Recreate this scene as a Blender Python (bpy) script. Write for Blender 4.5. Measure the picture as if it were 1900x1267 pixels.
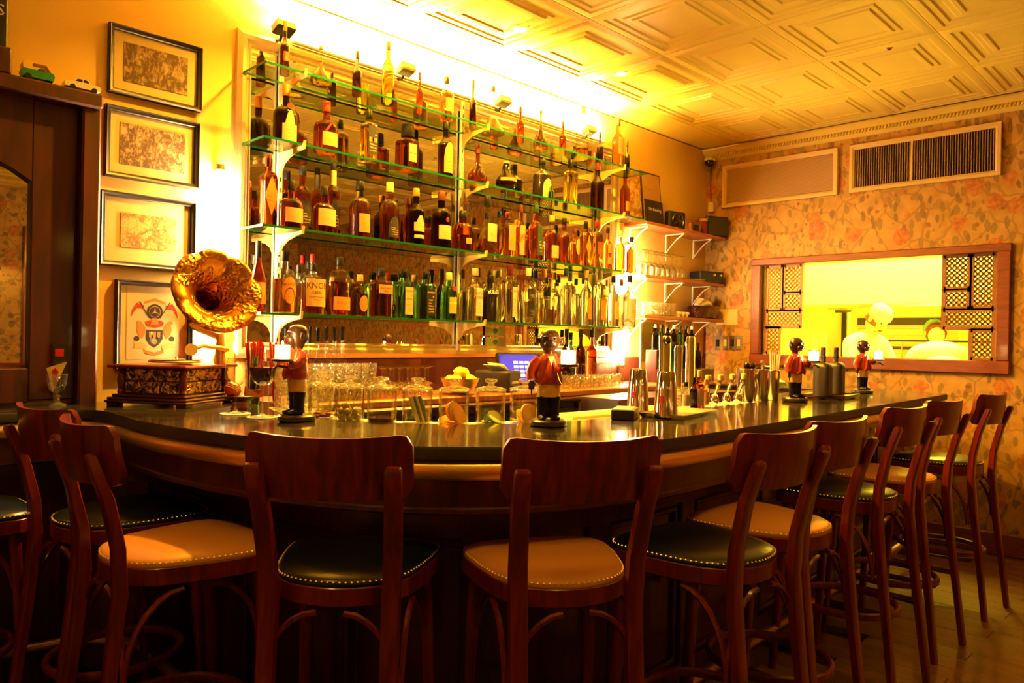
import bpy, bmesh, math, random
from mathutils import Vector, Matrix, Euler
random.seed(7)
PI = math.pi
for o in list(bpy.data.objects): bpy.data.objects.remove(o, do_unlink=True)
SC = bpy.context.scene
COL = SC.collection

# ------------------------------------------------------------------ camera
CAM = (-5.888, -3.446, 1.37); YAW, PITCH, ROLL, FPX = .777086, -.002084, .018629, 1406.5
_f = Vector((math.cos(YAW)*math.cos(PITCH), math.sin(YAW)*math.cos(PITCH), math.sin(PITCH)))
_r = Vector((math.sin(YAW), -math.cos(YAW), 0)); _u = _r.cross(_f)
CR = _r*math.cos(ROLL)+_u*math.sin(ROLL); CU = -_r*math.sin(ROLL)+_u*math.cos(ROLL)
cam = bpy.data.cameras.new('camera'); co = bpy.data.objects.new('camera', cam); COL.objects.link(co)
cam.sensor_width = 36; cam.lens = FPX/1900*36; cam.clip_start = .05; cam.clip_end = 60
M3 = Matrix((CR, CU, -_f)).transposed()
co.matrix_world = Matrix.Translation(CAM) @ M3.to_4x4()
SC.camera = co

# ------------------------------------------------------------------ world, exposure, main lights
w = bpy.data.worlds.new('world'); SC.world = w; w.use_nodes = True
w.node_tree.nodes['Background'].inputs[0].default_value = (1, .5, .15, 1)
w.node_tree.nodes['Background'].inputs[1].default_value = .005
SC.view_settings.view_transform = 'Standard'; SC.view_settings.look = 'None'
SC.view_settings.exposure = 1.75; SC.view_settings.gamma = 1; SC.view_settings.use_curve_mapping = False
cy = SC.cycles
cy.max_bounces = 12; cy.transparent_max_bounces = 24; cy.transmission_bounces = 10; cy.glossy_bounces = 5; cy.diffuse_bounces = 4
cy.sample_clamp_indirect = 4; cy.caustics_reflective = False; cy.caustics_refractive = False
WARM = (1, .47, .03)
def area(name, loc, size, power, col, rot=(0, 0, 0), sy=None, spread=180):
    l = bpy.data.lights.new(name, 'AREA'); l.energy = power; l.color = col; l.size = size; l.spread = math.radians(spread)
    if sy: l.shape = 'RECTANGLE'; l.size_y = sy
    o = bpy.data.objects.new(name, l); o.location = loc; o.rotation_euler = rot; COL.objects.link(o); return o
def point(name, loc, power, col, r=.03, parent=None):
    l = bpy.data.lights.new(name, 'POINT'); l.energy = power; l.color = col; l.shadow_soft_size = r
    o = bpy.data.objects.new(name, l); o.location = loc; COL.objects.link(o)
    if parent: o.parent = parent
    return o
# dim room lamps behind the camera (dining room side)
point('dining_lamp', (-7.2, -5.6, 2.2), 2.2, WARM, .12)
point('dining_lamp', (-3.4, -5.8, 2.3), 3.0, WARM, .12)
for x_, y_, p_ in ((-5.9, -1.9, 2.2), (-4.9, -3.0, 2.4), (-3.2, -3.1, 1.4), (-1.6, -3.2, .9)): area('bar_front_spot', (x_, y_, 3.0), .35, p_, (1, .55, .06), (0, 0, 0), spread=120)
# kitchen ceiling panels, greenish-yellow
area('kitchen_light', (1.1, -1.3, 2.84), 1.0, 210, (1, .80, .05), sy=2.2)
area('kitchen_light', (2.2, -1.6, 2.84), .6, 80, (1, .80, .05), sy=2.0)

# ------------------------------------------------------------------ helpers
def colx(px, y, z):
    """world x of a point at depth-line y, height z that shows in pixel column px (1900x1267 frame)"""
    d = lambda py: _f*FPX + CR*(px-950) - CU*(py-633.5)
    n = d(0).cross(d(1267)); C = Vector(CAM)
    return C.x - (n.y*(y-C.y)+n.z*(z-C.z))/n.x
def rowz(py, x, y):
    d = lambda px: _f*FPX + CR*(px-950) - CU*(py-633.5)
    n = d(0).cross(d(1900)); C = Vector(CAM)
    return C.z - (n.x*(x-C.x)+n.y*(y-C.y))/n.z
def depth(x, y, z=1.37): return (Vector((x, y, z))-Vector(CAM)).dot(_f)
def at(px, py, axis, val):
    d = _f*FPX + CR*(px-950) - CU*(py-633.5); C = Vector(CAM)
    return C + d*((val-C[axis])/d[axis])

class MB:
    def __init__(s): s.v = []; s.f = []
    def add(s, vs, fs, M=None):
        b = len(s.v)
        s.v += [tuple(M @ Vector(p)) if M else tuple(p) for p in vs]
        s.f += [tuple(b+i for i in f) for f in fs]; return s
    def box(s, c, d, rz=0, M=None, ch=0):
        x, y, z = d[0]/2, d[1]/2, d[2]/2
        if ch:
            k = min(ch, x*.9, y*.9, z*.9); ring = lambda a, b, zz: [(-a, -b, zz), (a, -b, zz), (a, b, zz), (-a, b, zz)]
            L = [ring(x-k, y-k, -z)]
            def oc(zz): return [(-x+k, -y, zz), (x-k, -y, zz), (x, -y+k, zz), (x, y-k, zz), (x-k, y, zz), (-x+k, y, zz), (-x, y-k, zz), (-x, -y+k, zz)]
            vs = oc(-z+k)+oc(z-k)+ring(x-k, y-k, -z)+ring(x-k, y-k, z)
            fs = [(i, (i+1) % 8, 8+(i+1) % 8, 8+i) for i in range(8)]
            fs += [(19, 18, 17, 16), (20, 21, 22, 23)]
            for a, o, fl in ((16, 0, 0), (20, 8, 1)):
                q = [(a, a+1, o+1, o), (a+1, o+2, o+1), (a+1, a+2, o+3, o+2), (a+2, o+4, o+3), (a+2, a+3, o+5, o+4), (a+3, o+6, o+5), (a+3, a, o+7, o+6), (a, o, o+7)]
                fs += q if fl == 0 else [tuple(reversed(t)) for t in q]
        else:
            vs = [(i*x, j*y, k*z) for i in (-1, 1) for j in (-1, 1) for k in (-1, 1)]
            fs = [(0, 1, 3, 2), (4, 6, 7, 5), (0, 4, 5, 1), (2, 3, 7, 6), (0, 2, 6, 4), (1, 5, 7, 3)]
        T = Matrix.Translation(c) @ Matrix.Rotation(rz, 4, 'Z')
        return s.add(vs, fs, (M @ T) if M else T)
    def lathe(s, pr, n=24, c=(0, 0, 0), sq=2, sx=1, sy=1, M=None, rot=0):
        vs = []; fs = []
        for r, z in pr:
            for i in range(n):
                a = 2*PI*i/n+rot; ca, sa = math.cos(a), math.sin(a)
                k = (abs(ca)**sq+abs(sa)**sq)**(-1/sq) if sq != 2 else 1
                vs.append((c[0]+r*k*ca*sx, c[1]+r*k*sa*sy, c[2]+z))
        m = len(pr)
        for j in range(m-1):
            for i in range(n):
                i2 = (i+1) % n; fs.append((j*n+i, j*n+i2, (j+1)*n+i2, (j+1)*n+i))
        if pr[0][0] > 0: fs.append(tuple(reversed(range(n))))
        if pr[-1][0] > 0: fs.append(tuple(range((m-1)*n, m*n)))
        return s.add(vs, fs, M)
    def cyl(s, r, z0, z1, n=20, c=(0, 0, 0), M=None, ch=0):
        p = [(r, z0), (r, z1)] if not ch else [(r-ch, z0), (r, z0+ch), (r, z1-ch), (r-ch, z1)]
        return s.lathe(p, n, c, M=M)
    def ball(s, c, r, n=12, M=None):
        if not hasattr(r, '__len__'): r = (r, r, r)
        pr = [(max(math.sin(PI*i/(n//2+2)), 0), -math.cos(PI*i/(n//2+2))) for i in range(n//2+3)]
        pr[0] = (.02, -1); pr[-1] = (.02, 1)
        T = Matrix.Translation(c) @ Matrix.Diagonal((r[0], r[1], r[2], 1))
        return s.lathe(pr, n, M=(M @ T) if M else T)
    def tube(s, pts, r, n=8, M=None, flat=None, cap=True):
        pts = [Vector(p) for p in pts]; m = len(pts)
        rs = r if hasattr(r, '__len__') else [r]*m
        vs = []; fs = []; up = None
        for i, p in enumerate(pts):
            t = (pts[min(i+1, m-1)]-pts[max(i-1, 0)]).normalized()
            if up is None:
                up = Vector((0, 0, 1)) if abs(t.z) < .9 else Vector((0, 1, 0))
            a = t.cross(up).normalized(); b = a.cross(t).normalized(); up = b
            for k in range(n):
                an = 2*PI*k/n; fl = flat or 1
                vs.append(p+a*math.cos(an)*rs[i]+b*math.sin(an)*rs[i]*fl)
        for i in range(m-1):
            for k in range(n):
                k2 = (k+1) % n; fs.append((i*n+k, i*n+k2, (i+1)*n+k2, (i+1)*n+k))
        if cap: fs += [tuple(reversed(range(n))), tuple(range((m-1)*n, m*n))]
        return s.add(vs, fs, M)
    def bar(s, pts, wid, thk, wdir, M=None):
        """rectangular section bar along pts; wdir = width direction; wid may be a list"""
        pts = [Vector(p) for p in pts]; m = len(pts); W = Vector(wdir).normalized()
        ws = wid if hasattr(wid, '__len__') else [wid]*m; ts = thk if hasattr(thk, '__len__') else [thk]*m
        vs = []; fs = []
        for i, p in enumerate(pts):
            t = (pts[min(i+1, m-1)]-pts[max(i-1, 0)]).normalized(); nn = t.cross(W).normalized()
            k = .2
            for a, b in ((-1, -1+k), (-1+k, -1), (1-k, -1), (1, -1+k), (1, 1-k), (1-k, 1), (-1+k, 1), (-1, 1-k)):
                vs.append(p+W*a*ws[i]/2+nn*b*ts[i]/2)
        for i in range(m-1):
            for k in range(8): k2 = (k+1) % 8; fs.append((i*8+k, i*8+k2, (i+1)*8+k2, (i+1)*8+k))
        fs += [tuple(reversed(range(8))), tuple(range((m-1)*8, m*8))]
        return s.add(vs, fs, M)
    def prism(s, poly, z0, z1, M=None):
        n = len(poly)
        vs = [(x, y, z0) for x, y in poly]+[(x, y, z1) for x, y in poly]
        fs = [tuple(reversed(range(n))), tuple(range(n, 2*n))]+[(i, (i+1) % n, n+(i+1) % n, n+i) for i in range(n)]
        return s.add(vs, fs, M)
    def sweep(s, path, prof, closed=False, cp=True):
        """path: 2D points; prof: closed list of (offset to the right of travel, z)"""
        m = len(path); P = [Vector(p) for p in path]; k = len(prof); vs = []; fs = []
        for i in range(m):
            a = P[i-1] if (i > 0 or closed) else P[i]; b = P[(i+1) % m] if (i < m-1 or closed) else P[i]
            t1 = (P[i]-a).normalized() if (P[i]-a).length > 1e-6 else None
            t2 = (b-P[i]).normalized() if (b-P[i]).length > 1e-6 else None
            t1 = t1 or t2; t2 = t2 or t1
            n1 = Vector((t1.y, -t1.x)); n2 = Vector((t2.y, -t2.x)); n = (n1+n2).normalized(); sc = 1/max(n.dot(n1), .35)
            for o, z in prof: vs.append((P[i].x+n.x*o*sc, P[i].y+n.y*o*sc, z))
        for i in range(m if closed else m-1):
            j = (i+1) % m
            for q in range(k): q2 = (q+1) % k; fs.append((i*k+q, i*k+q2, j*k+q2, j*k+q))
        if not closed and cp: fs += [tuple(range(k)), tuple(reversed(range((m-1)*k, m*k)))]
        return s.add(vs, fs)
    def build(s, name, mat, parent=None, smooth=40, loc=None, kind=None):
        me = bpy.data.meshes.new(name); me.from_pydata(s.v, [], s.f)
        bm = bmesh.new(); bm.from_mesh(me); bmesh.ops.recalc_face_normals(bm, faces=bm.faces); bm.to_mesh(me); bm.free()
        if smooth:
            me.polygons.foreach_set('use_smooth', [True]*len(me.polygons)); me.set_sharp_from_angle(angle=math.radians(smooth))
        me.materials.append(mat)
        o = bpy.data.objects.new(name, me); COL.objects.link(o)
        if parent: o.parent = parent
        if loc: o.location = loc
        if kind: o['kind'] = kind
        return o
def tag(o, label, cat, group=None, kind=None):
    o['label'] = label; o['category'] = cat
    if group: o['group'] = group
    if kind: o['kind'] = kind
    return o
def empty(name, loc, rz=0, label=None, cat=None, group=None):
    o = bpy.data.objects.new(name, None); o.empty_display_size = .05; COL.objects.link(o)
    o.location = loc; o.rotation_euler = (0, 0, rz)
    if label: tag(o, label, cat, group)
    return o
KIDS = {}
def kids(o): return [c for c in bpy.data.objects if c.parent == o]
def dup(root, loc, rz=0, label=None, group=None, ks=None):
    r = root.copy(); COL.objects.link(r); r.location = loc; r.rotation_euler = (0, 0, rz)
    if label: r['label'] = label
    if group: r['group'] = group
    for ch in (ks if ks is not None else kids(root)):
        c = ch.copy(); COL.objects.link(c); c.parent = r
        for g in KIDS.get(ch.name, ()):
            d = g.copy(); COL.objects.link(d); d.parent = c
    return r

# ------------------------------------------------------------------ materials
def mat(name, col=(.5, .5, .5), rough=.5, metal=0, emit=0, ecol=None, trans=0, ior=1.45, spec=.5, coat=0, alpha=1):
    m = bpy.data.materials.new(name); m.use_nodes = True; b = m.node_tree.nodes['Principled BSDF']
    b.inputs['Base Color'].default_value = (*col, 1); b.inputs['Roughness'].default_value = rough; b.inputs['Metallic'].default_value = metal
    b.inputs['IOR'].default_value = ior; b.inputs['Transmission Weight'].default_value = trans; b.inputs['Specular IOR Level'].default_value = spec
    b.inputs['Coat Weight'].default_value = coat; b.inputs['Coat Roughness'].default_value = .08
    if emit: b.inputs['Emission Color'].default_value = (*(ecol or col), 1); b.inputs['Emission Strength'].default_value = emit
    return m
class NT:
    def __init__(s, m): s.t = m.node_tree; s.n = m.node_tree.nodes; s.l = m.node_tree.links; s.b = s.n.get('Principled BSDF')
    def nd(s, ty, **k):
        x = s.n.new(ty)
        for a, v in k.items():
            if a == 'inp':
                for i, vv in v.items():
                    if isinstance(vv, bpy.types.NodeSocket): s.l.new(vv, x.inputs[i])
                    else: x.inputs[i].default_value = vv
            else: setattr(x, a, v)
        return x
    def coord(s, out='Object', scale=(1, 1, 1), rot=(0, 0, 0), loc=(0, 0, 0)):
        c = s.nd('ShaderNodeTexCoord'); m = s.nd('ShaderNodeMapping', inp={'Vector': c.outputs[out], 'Scale': scale, 'Rotation': rot, 'Location': loc}); return m.outputs[0]
    def ramp(s, fac, stops, interp='LINEAR'):
        r = s.nd('ShaderNodeValToRGB', inp={'Fac': fac}); r.color_ramp.interpolation = interp; e = r.color_ramp.elements
        while len(e) < len(stops): e.new(.5)
        for i, (p, c) in enumerate(stops): e[i].position = p; e[i].color = (*c, 1) if len(c) == 3 else c
        return r.outputs[0]
    def noise(s, vec, scale, det=3, rough=.5, dist=0):
        return s.nd('ShaderNodeTexNoise', inp={'Vector': vec, 'Scale': scale, 'Detail': det, 'Roughness': rough, 'Distortion': dist})
    def mix(s, fac, a, b, ty='MIX'):
        x = s.nd('ShaderNodeMix', data_type='RGBA', blend_type=ty); 
        for i, v in ((0, fac), (6, a), (7, b)):
            if isinstance(v, bpy.types.NodeSocket): s.l.new(v, x.inputs[i])
            else: x.inputs[i].default_value = v if i == 0 else (*v, 1)
        return x.outputs[2]
    def math(s, op, a, b=0):
        x = s.nd('ShaderNodeMath', operation=op, inp={0: a, 1: b}); return x.outputs[0]
    def bump(s, h, st=.3, d=.01):
        x = s.nd('ShaderNodeBump', inp={'Height': h, 'Strength': st, 'Distance': d}); s.l.new(x.outputs[0], s.b.inputs['Normal'])
    def col(s, c): s.l.new(c, s.b.inputs['Base Color'])
def wood(name, dark, light, rough=.35, coat=.3, sc=(30, 30, 3), k=1):
    m = mat(name, light, rough, coat=coat); t = NT(m); v = t.coord('Object', sc)
    n = t.noise(v, 1.0*k, 6, .6, 1.2); g = t.noise(t.coord('Object', (sc[0]*6, sc[1]*6, sc[2]*1.5)), 1.5*k, 2)
    c = t.ramp(n.outputs[0], [(.3, dark), (.62, light)]); c = t.mix(t.math('MULTIPLY', g.outputs[0], .5), c, dark)
    t.col(c); t.bump(g.outputs[0], .08, .002); return m
def glassy(name, tint=(1, 1, 1), edge=(.75, .8, .75), gl=1.5, rough=.0, pw=5.0):
    """thin clear glass: tinted pass-through with a fresnel highlight"""
    m = bpy.data.materials.new(name); m.use_nodes = True; t = NT(m); t.n.remove(t.b)
    lw = t.nd('ShaderNodeLayerWeight', inp={'Blend': .35})
    c = t.mix(lw.outputs['Facing'], tint, edge)
    tr = t.nd('ShaderNodeBsdfTransparent', inp={'Color': c}); g = t.nd('ShaderNodeBsdfGlossy', inp={'Roughness': rough})
    r0 = ((gl-1)/(gl+1))**2; l5 = t.nd('ShaderNodeLayerWeight', inp={'Blend': .5})
    f = t.math('ADD', t.math('MULTIPLY', t.math('POWER', l5.outputs['Facing'], pw), 1-r0), r0); mx = t.nd('ShaderNodeMixShader', inp={0: f, 1: tr.outputs[0], 2: g.outputs[0]})
    t.l.new(mx.outputs[0], t.n['Material Output'].inputs[0]); return m
M = {}
M['wood'] = wood('stool_wood', (.05, .004, .003), (.20, .016, .007), .30, .25)
M['wood_dark'] = wood('bar_panel_wood', (.022, .004, .003), (.07, .010, .006), .35, .4)
M['wood_door'] = wood('cabinet_wood', (.022, .003, .003), (.09, .010, .006), .5, .1, (14, 14, 1.6))
M['wood_shelf'] = wood('shelf_wood', (.25, .07, .02), (.42, .13, .04), .4, .2, (4, 30, 30))
M['wood_red'] = wood('window_frame_wood', (.13, .03, .015), (.24, .06, .025), .4, .3, (30, 4, 30))
M['floorwood'] = wood('floor_wood', (.10, .045, .02), (.26, .12, .05), .35, .3, (30, 3, 30))
def plaster(name, c, b=.15):
    m = mat(name, c, .65, spec=.3); t = NT(m); n = t.noise(t.coord('Object'), 6, 4)
    t.col(t.mix(n.outputs[0], c, tuple(x*.9 for x in c))); n2 = t.noise(t.coord('Object'), 120, 2); t.bump(n2.outputs[0], b, .002); return m
M['wall'] = plaster('cream_plaster', (.82, .56, .16))
M['tin'] = plaster('pressed_tin_paint', (.80, .60, .12), .03); M['tin'].node_tree.nodes['Principled BSDF'].inputs['Roughness'].default_value = .4
M['cream'] = plaster('cream_paint', (.74, .54, .20), .05)
M['white'] = mat('white_enamel', (.85, .82, .72), .35)
M['brass'] = mat('brass', (.92, .70, .24), .40, 1)
M['brass_dull'] = mat('aged_brass', (.55, .36, .12), .38, 1)
M['chrome'] = mat('chrome', (.80, .76, .70), .08, 1)
M['steel'] = mat('brushed_steel', (.62, .58, .50), .22, 1)
M['silverframe'] = mat('silver_gilt_frame', (.70, .56, .34), .35, .8)
M['black'] = mat('black_plastic', (.012, .010, .010), .35)
M['blackgloss'] = mat('black_gloss', (.01, .008, .008), .1, coat=.5)
M['mirror'] = mat('mirror_silver', (.82, .80, .70), .0, 1)
M['blue_leather'] = mat('navy_leather', (.003, .006, .020), .30, coat=.1)
M['tan_leather'] = mat('tan_leather', (.50, .22, .06), .42)
for k in ('blue_leather', 'tan_leather'):
    t = NT(M[k]); v = t.nd('ShaderNodeTexVoronoi', inp={'Vector': t.coord('Object'), 'Scale': 260.0}); t.bump(v.outputs[0], .12, .001)
M['counter'] = mat('polished_black_stone', (.022, .018, .015), .09, coat=.3, spec=.9)
t = NT(M['counter']); n = t.noise(t.coord('Object'), 9, 6, .7); t.l.new(t.ramp(n.outputs[0], [(.3, (.07,)*3), (.8, (.17,)*3)]), t.b.inputs['Roughness'])
t.col(t.ramp(n.outputs[0], [(.35, (.02, .016, .013)), (.75, (.05, .04, .03))]))
M['counter_edge'] = mat('honed_black_edge', (.012, .011, .012), .5)
M['glass'] = glassy('clear_glass', (.97, .97, .94), (.72, .74, .60), 1.6, 0, 3.0)
M['glass_green'] = glassy('pale_green_shelf_glass', (.93, .97, .90), (.70, .82, .66), 1.4)
M['edge_green'] = mat('green_glass_edge', (.004, .085, .022), .2)
M['pane'] = glassy('picture_glass', (.96, .96, .94), (.8, .8, .75), 1.35)
def tglass(name, c, r=.03): return mat(name, c, r, trans=1, ior=1.33)
G = {
 'amber': tglass('amber_spirit', (.97, .45, .06)), 'whiskey': tglass('dark_whiskey', (.78, .20, .03)), 'cognac': tglass('cognac_brown', (.55, .10, .02)),
 'dark': tglass('very_dark_bottle', (.05, .012, .008)), 'black': mat('black_bottle_glass', (.008, .006, .01), .05, coat=.5), 'red': tglass('ruby_liquid', (.92, .12, .03)),
 'yellow': tglass('yellow_liqueur', (.95, .75, .05)), 'teal': tglass('teal_gin_glass', (.22, .80, .80)), 'green': tglass('green_bottle_glass', (.18, .75, .14)),
 'orange': tglass('orange_liqueur', (.95, .33, .03)), 'clear': tglass('clear_spirit', (.93, .93, .85)), 'pale': tglass('pale_gold_spirit', (.92, .68, .28)), 'wine': mat('red_wine', (.02, .001, .003), .03, coat=.5)}
CAPC = {'black': (.012, .01, .01), 'red': (.6, .03, .015), 'cream': (.75, .55, .28), 'cork': (.5, .25, .08), 'brown': (.14, .03, .015), 'gold': (.6, .4, .1), 'orange': (.75, .25, .03), 'green': (.03, .16, .07), 'white': (.8, .78, .7), 'darkgreen': (.02, .06, .035), 'navy': (.01, .015, .06), 'wine': (.2, .02, .02), 'silver': (.6, .6, .6)}
CAP = {k: mat('cap_'+k, tuple(c*.8 for c in v), .42, spec=.25) for k, v in CAPC.items()}
def labmat(name, paper, ink, dens=.5):
    paper = (paper[0]*.62, paper[1]*.50, paper[2]*.5)
    m = mat('label_'+name, paper, .5); t = NT(m); 
    g = t.nd('ShaderNodeTexCoord').outputs['Generated']; sp = t.nd('ShaderNodeSeparateXYZ', inp={0: g})
    row = t.math('FRACT', t.math('MULTIPLY', sp.outputs[2], 9.0)); rowm = t.math('LESS_THAN', row, .45)
    nz = t.noise(t.nd('ShaderNodeMapping', inp={'Vector': g, 'Scale': (26, 4, 9)}).outputs[0], 1.6, 1).outputs[0]; ns = t.math('GREATER_THAN', nz, .5)
    big = t.noise(t.nd('ShaderNodeMapping', inp={'Vector': g, 'Scale': (1, 1, 9)}).outputs[0], .9, 0).outputs[0]; bm_ = t.math('GREATER_THAN', big, .5)
    cx = t.math('LESS_THAN', t.math('ABSOLUTE', t.math('SUBTRACT', sp.outputs[0], .5)), .36); cz = t.math('LESS_THAN', t.math('ABSOLUTE', t.math('SUBTRACT', sp.outputs[2], .5)), .38)
    f = t.math('MULTIPLY', t.math('MULTIPLY', t.math('MULTIPLY', rowm, ns), bm_), t.math('MULTIPLY', cx, cz))
    t.col(t.mix(t.math('MULTIPLY', f, dens+.2), paper, ink)); return m
LM = {'cream': labmat('cream', (.80, .60, .32), (.15, .06, .03)), 'beige': labmat('beige', (.72, .50, .22), (.25, .10, .04)), 'orange': labmat('orange', (.80, .36, .07), (.3, .05, .02)),
 'red': labmat('red', (.72, .09, .02), (.9, .4, .1)), 'black': labmat('black', (.012, .01, .012), (.7, .45, .15)), 'white': labmat('white', (.85, .80, .68), (.15, .05, .05)),
 'gold': labmat('gold', (.62, .38, .10), (.05, .03, .02)), 'navy': labmat('navy', (.02, .025, .05), (.7, .4, .1)), 'green': labmat('green', (.03, .08, .04), (.6, .5, .2)), 'yellow': labmat('yellow', (.85, .68, .12), (.3, .1, .02)), 'lime': labmat('lime', (.45, .6, .1), (.1, .2, .03))}
INK = mat('print_ink', (.03, .015, .01), .5); INKR = mat('red_print', (.6, .06, .02), .5); INKW = mat('white_print', (.85, .8, .7), .4); INKG = mat('gold_print', (.7, .42, .1), .4)

_tc = {}
def text2d(s):
    """flat triangulated outlines of a word in the built-in font, height ~1, centred"""
    if s in _tc: return _tc[s]
    cu = bpy.data.curves.new('t', 'FONT'); cu.body = s; cu.size = 1.0; cu.align_x = 'CENTER'; cu.align_y = 'CENTER'; cu.resolution_u = 2
    o = bpy.data.objects.new('t', cu); COL.objects.link(o)
    dg = bpy.context.evaluated_depsgraph_get(); dg.update(); me = bpy.data.meshes.new_from_object(o.evaluated_get(dg))
    vs = [tuple(v.co) for v in me.vertices]; fs = [tuple(p.vertices) for p in me.polygons]
    bpy.data.objects.remove(o, do_unlink=True); bpy.data.curves.remove(cu); bpy.data.meshes.remove(me)
    _tc[s] = (vs, fs); return _tc[s]
def put_text(s, size, mapper, name, mtl, parent, sx=1):
    vs, fs = text2d(s); mb = MB(); mb.add([mapper(x*size*sx, y*size) for x, y, _ in vs], fs)
    me = bpy.data.meshes.new(name); me.from_pydata(mb.v, [], mb.f); me.materials.append(mtl)
    o = bpy.data.objects.new(name, me); COL.objects.link(o); o.parent = parent; return o
# ================================================================== room shell
CH = 3.04
def struct(mb, name, m, parent=None, smooth=None): 
    o = mb.build(name, m, parent, smooth)
    if not parent: o['kind'] = 'structure'
    return o
fl = struct(MB().box((-4.3, -3.4, -.08), (9.6, 7.2, .1)), 'floor', mat('floor_underlay', (.03, .015, .008), .6))
pk = None
for i in range(30):
    for j in range(5):
        x = -3.55+i*.125; y = -1.5-j*1.1-(i % 3)*.35
        if y-.55 < -6.9: continue
        if pk is None: pk = MB().box((0, 0, 0), (.123, 1.098, .03), ch=.002).build('floor_plank', M['floorwood'], fl, None); o = pk
        else: o = pk.copy(); COL.objects.link(o)
        o.location = (x, y-.5, -.0155-random.random()*.0015)
# wall A (behind the bar), wall B (kitchen side) with the pass-through opening, far walls
struct(MB().box((-4.3, .06, CH/2), (9.6, .12, CH)), 'wall_back', M['wall'])
OY0, OY1, OZ0, OZ1 = -2.20, -.53, 1.29, 2.02
wp = mat('floral_wallpaper', (.75, .45, .15), .6)
t = NT(wp); v = t.coord('Object', (1, 1, 1)); nz = t.noise(v, 7, 2); vd = t.nd('ShaderNodeMix', data_type='VECTOR', inp={0: .07}); t.l.new(v, vd.inputs[4]); t.l.new(nz.outputs['Color'], vd.inputs[5]); V = vd.outputs[1]
def blobs(scale, rot, th, seed, soft=.04, z=1):
    m_ = t.nd('ShaderNodeMapping', inp={'Vector': V, 'Scale': (scale, scale*z, scale), 'Rotation': (rot, 0, 0), 'Location': (seed, seed*1.7, seed*.3)})
    vo = t.nd('ShaderNodeTexVoronoi', inp={'Vector': m_.outputs[0], 'Scale': 1.0, 'Randomness': .8}); return t.ramp(vo.outputs['Distance'], [(th-soft, (1, 1, 1)), (th, (0, 0, 0))]), vo
base = t.ramp(t.noise(v, 12, 4).outputs[0], [(.3, (.36, .20, .04)), (.7, (.50, .30, .07))])
vn = t.nd('ShaderNodeTexVoronoi', feature='DISTANCE_TO_EDGE', inp={'Vector': V, 'Scale': 6.0}); vine = t.ramp(vn.outputs[0], [(.015, (1, 1, 1)), (.05, (0, 0, 0))])
c = t.mix(t.math('MULTIPLY', vine, .6), base, (.22, .11, .025))
l1, vo = blobs(9, .7, .33, 3.1, z=2.1); c = t.mix(t.math('MULTIPLY', l1, .8), c, (.20, .13, .03))
l2, vo = blobs(8, -.8, .30, 7.7, z=2.3); c = t.mix(t.math('MULTIPLY', l2, .8), c, (.15, .09, .03))
b1, vo = blobs(14, 0, .2, 1.3); c = t.mix(t.math('MULTIPLY', b1, .75), c, (.20, .05, .012))
f1, vo = blobs(4.6, .3, .30, 5.2, .03); inner = t.ramp(t.nd('ShaderNodeTexNoise', inp={'Vector': V, 'Scale': 38.0, 'Detail': 1}).outputs[0], [(.4, (.34, .085, .018)), (.65, (.50, .19, .035))])
c = t.mix(t.math('MULTIPLY', f1, .75), c, inner); t.col(c)
wb = MB()
for c_, d in (((.06, (OY0-6.96)/2, CH/2), (.12, OY0+6.96, CH)), ((.06, OY1/2, CH/2), (.12, -OY1, CH)), ((.06, (OY0+OY1)/2, OZ0/2), (.12, OY1-OY0, OZ0)), ((.06, (OY0+OY1)/2, (OZ1+CH)/2), (.12, OY1-OY0, CH-OZ1))): wb.box(c_, d)
struct(wb, 'wall_kitchen', wp)
struct(MB().box((-4.3, -7.02, CH/2), (9.6, .12, CH)), 'wall_front', wp)
struct(MB().box((-9.06, -3.4, CH/2), (.12, 7.1, CH)), 'wall_side', M['wall'])
struct(MB().box((-.012, -3.5, .075), (.024, 6.9, .15), ch=.008), 'baseboard_kitchen', M['wood_red'])
# ceiling with pressed-tin tiles
ce = struct(MB().box((-4.5, -3.4, CH+.06), (9.4, 7.2, .1)), 'ceiling', M['tin'])
TX, TY = .67, .625
def tile_mesh():
    mb = MB(); prof = [(0, 0), (.02, -.006), (.05, -.006), (.06, .0), (.085, .0), (.095, .007), (.120, .007), (.13, .001), (.15, .001), (.16, -.006), (.18, -.006), (.19, .0)]
    vs = []; 
    for o, z in prof:
        a, b = TX/2-o, TY/2-o; vs += [(-a, -b, z), (a, -b, z), (a, b, z), (-a, b, z)]
    fs = [(i*4+k, i*4+(k+1) % 4, (i+1)*4+(k+1) % 4, (i+1)*4+k) for i in range(len(prof)-1) for k in range(4)]
    n = len(prof)-1; fs.append((n*4, n*4+1, n*4+2, n*4+3)); mb.add(vs, fs)
    a = TX/2; mb.box((0, 0, .018), (TX*.98, TY*.98, .008)); return mb
tl = None
for i in range(13):
    for j in range(11):
        x = -.84-TX*i+TX/2; y = -.97+TY/2-TY*j+.0
        if tl is None: tl = tile_mesh().build('ceiling_tile', M['tin'], ce, 20); o = tl
        else: o = tl.copy(); COL.objects.link(o)
        o.location = (x, y, CH-.012)
# tile seams: raised beads along the grid
sb = MB()
for i in range(14): sb.tube([(-.84+TX-TX*i, -.35, CH-.008), (-.84+TX-TX*i, -6.9, CH-.008)], .009, 6)
for j in range(12): sb.tube([(-.17, -.97+TY-TY*j, CH-.008), (-8.9, -.97+TY-TY*j, CH-.008)], .009, 6)
sb.build('ceiling_seam', M['tin'], ce, 40, kind='stuff')
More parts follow.
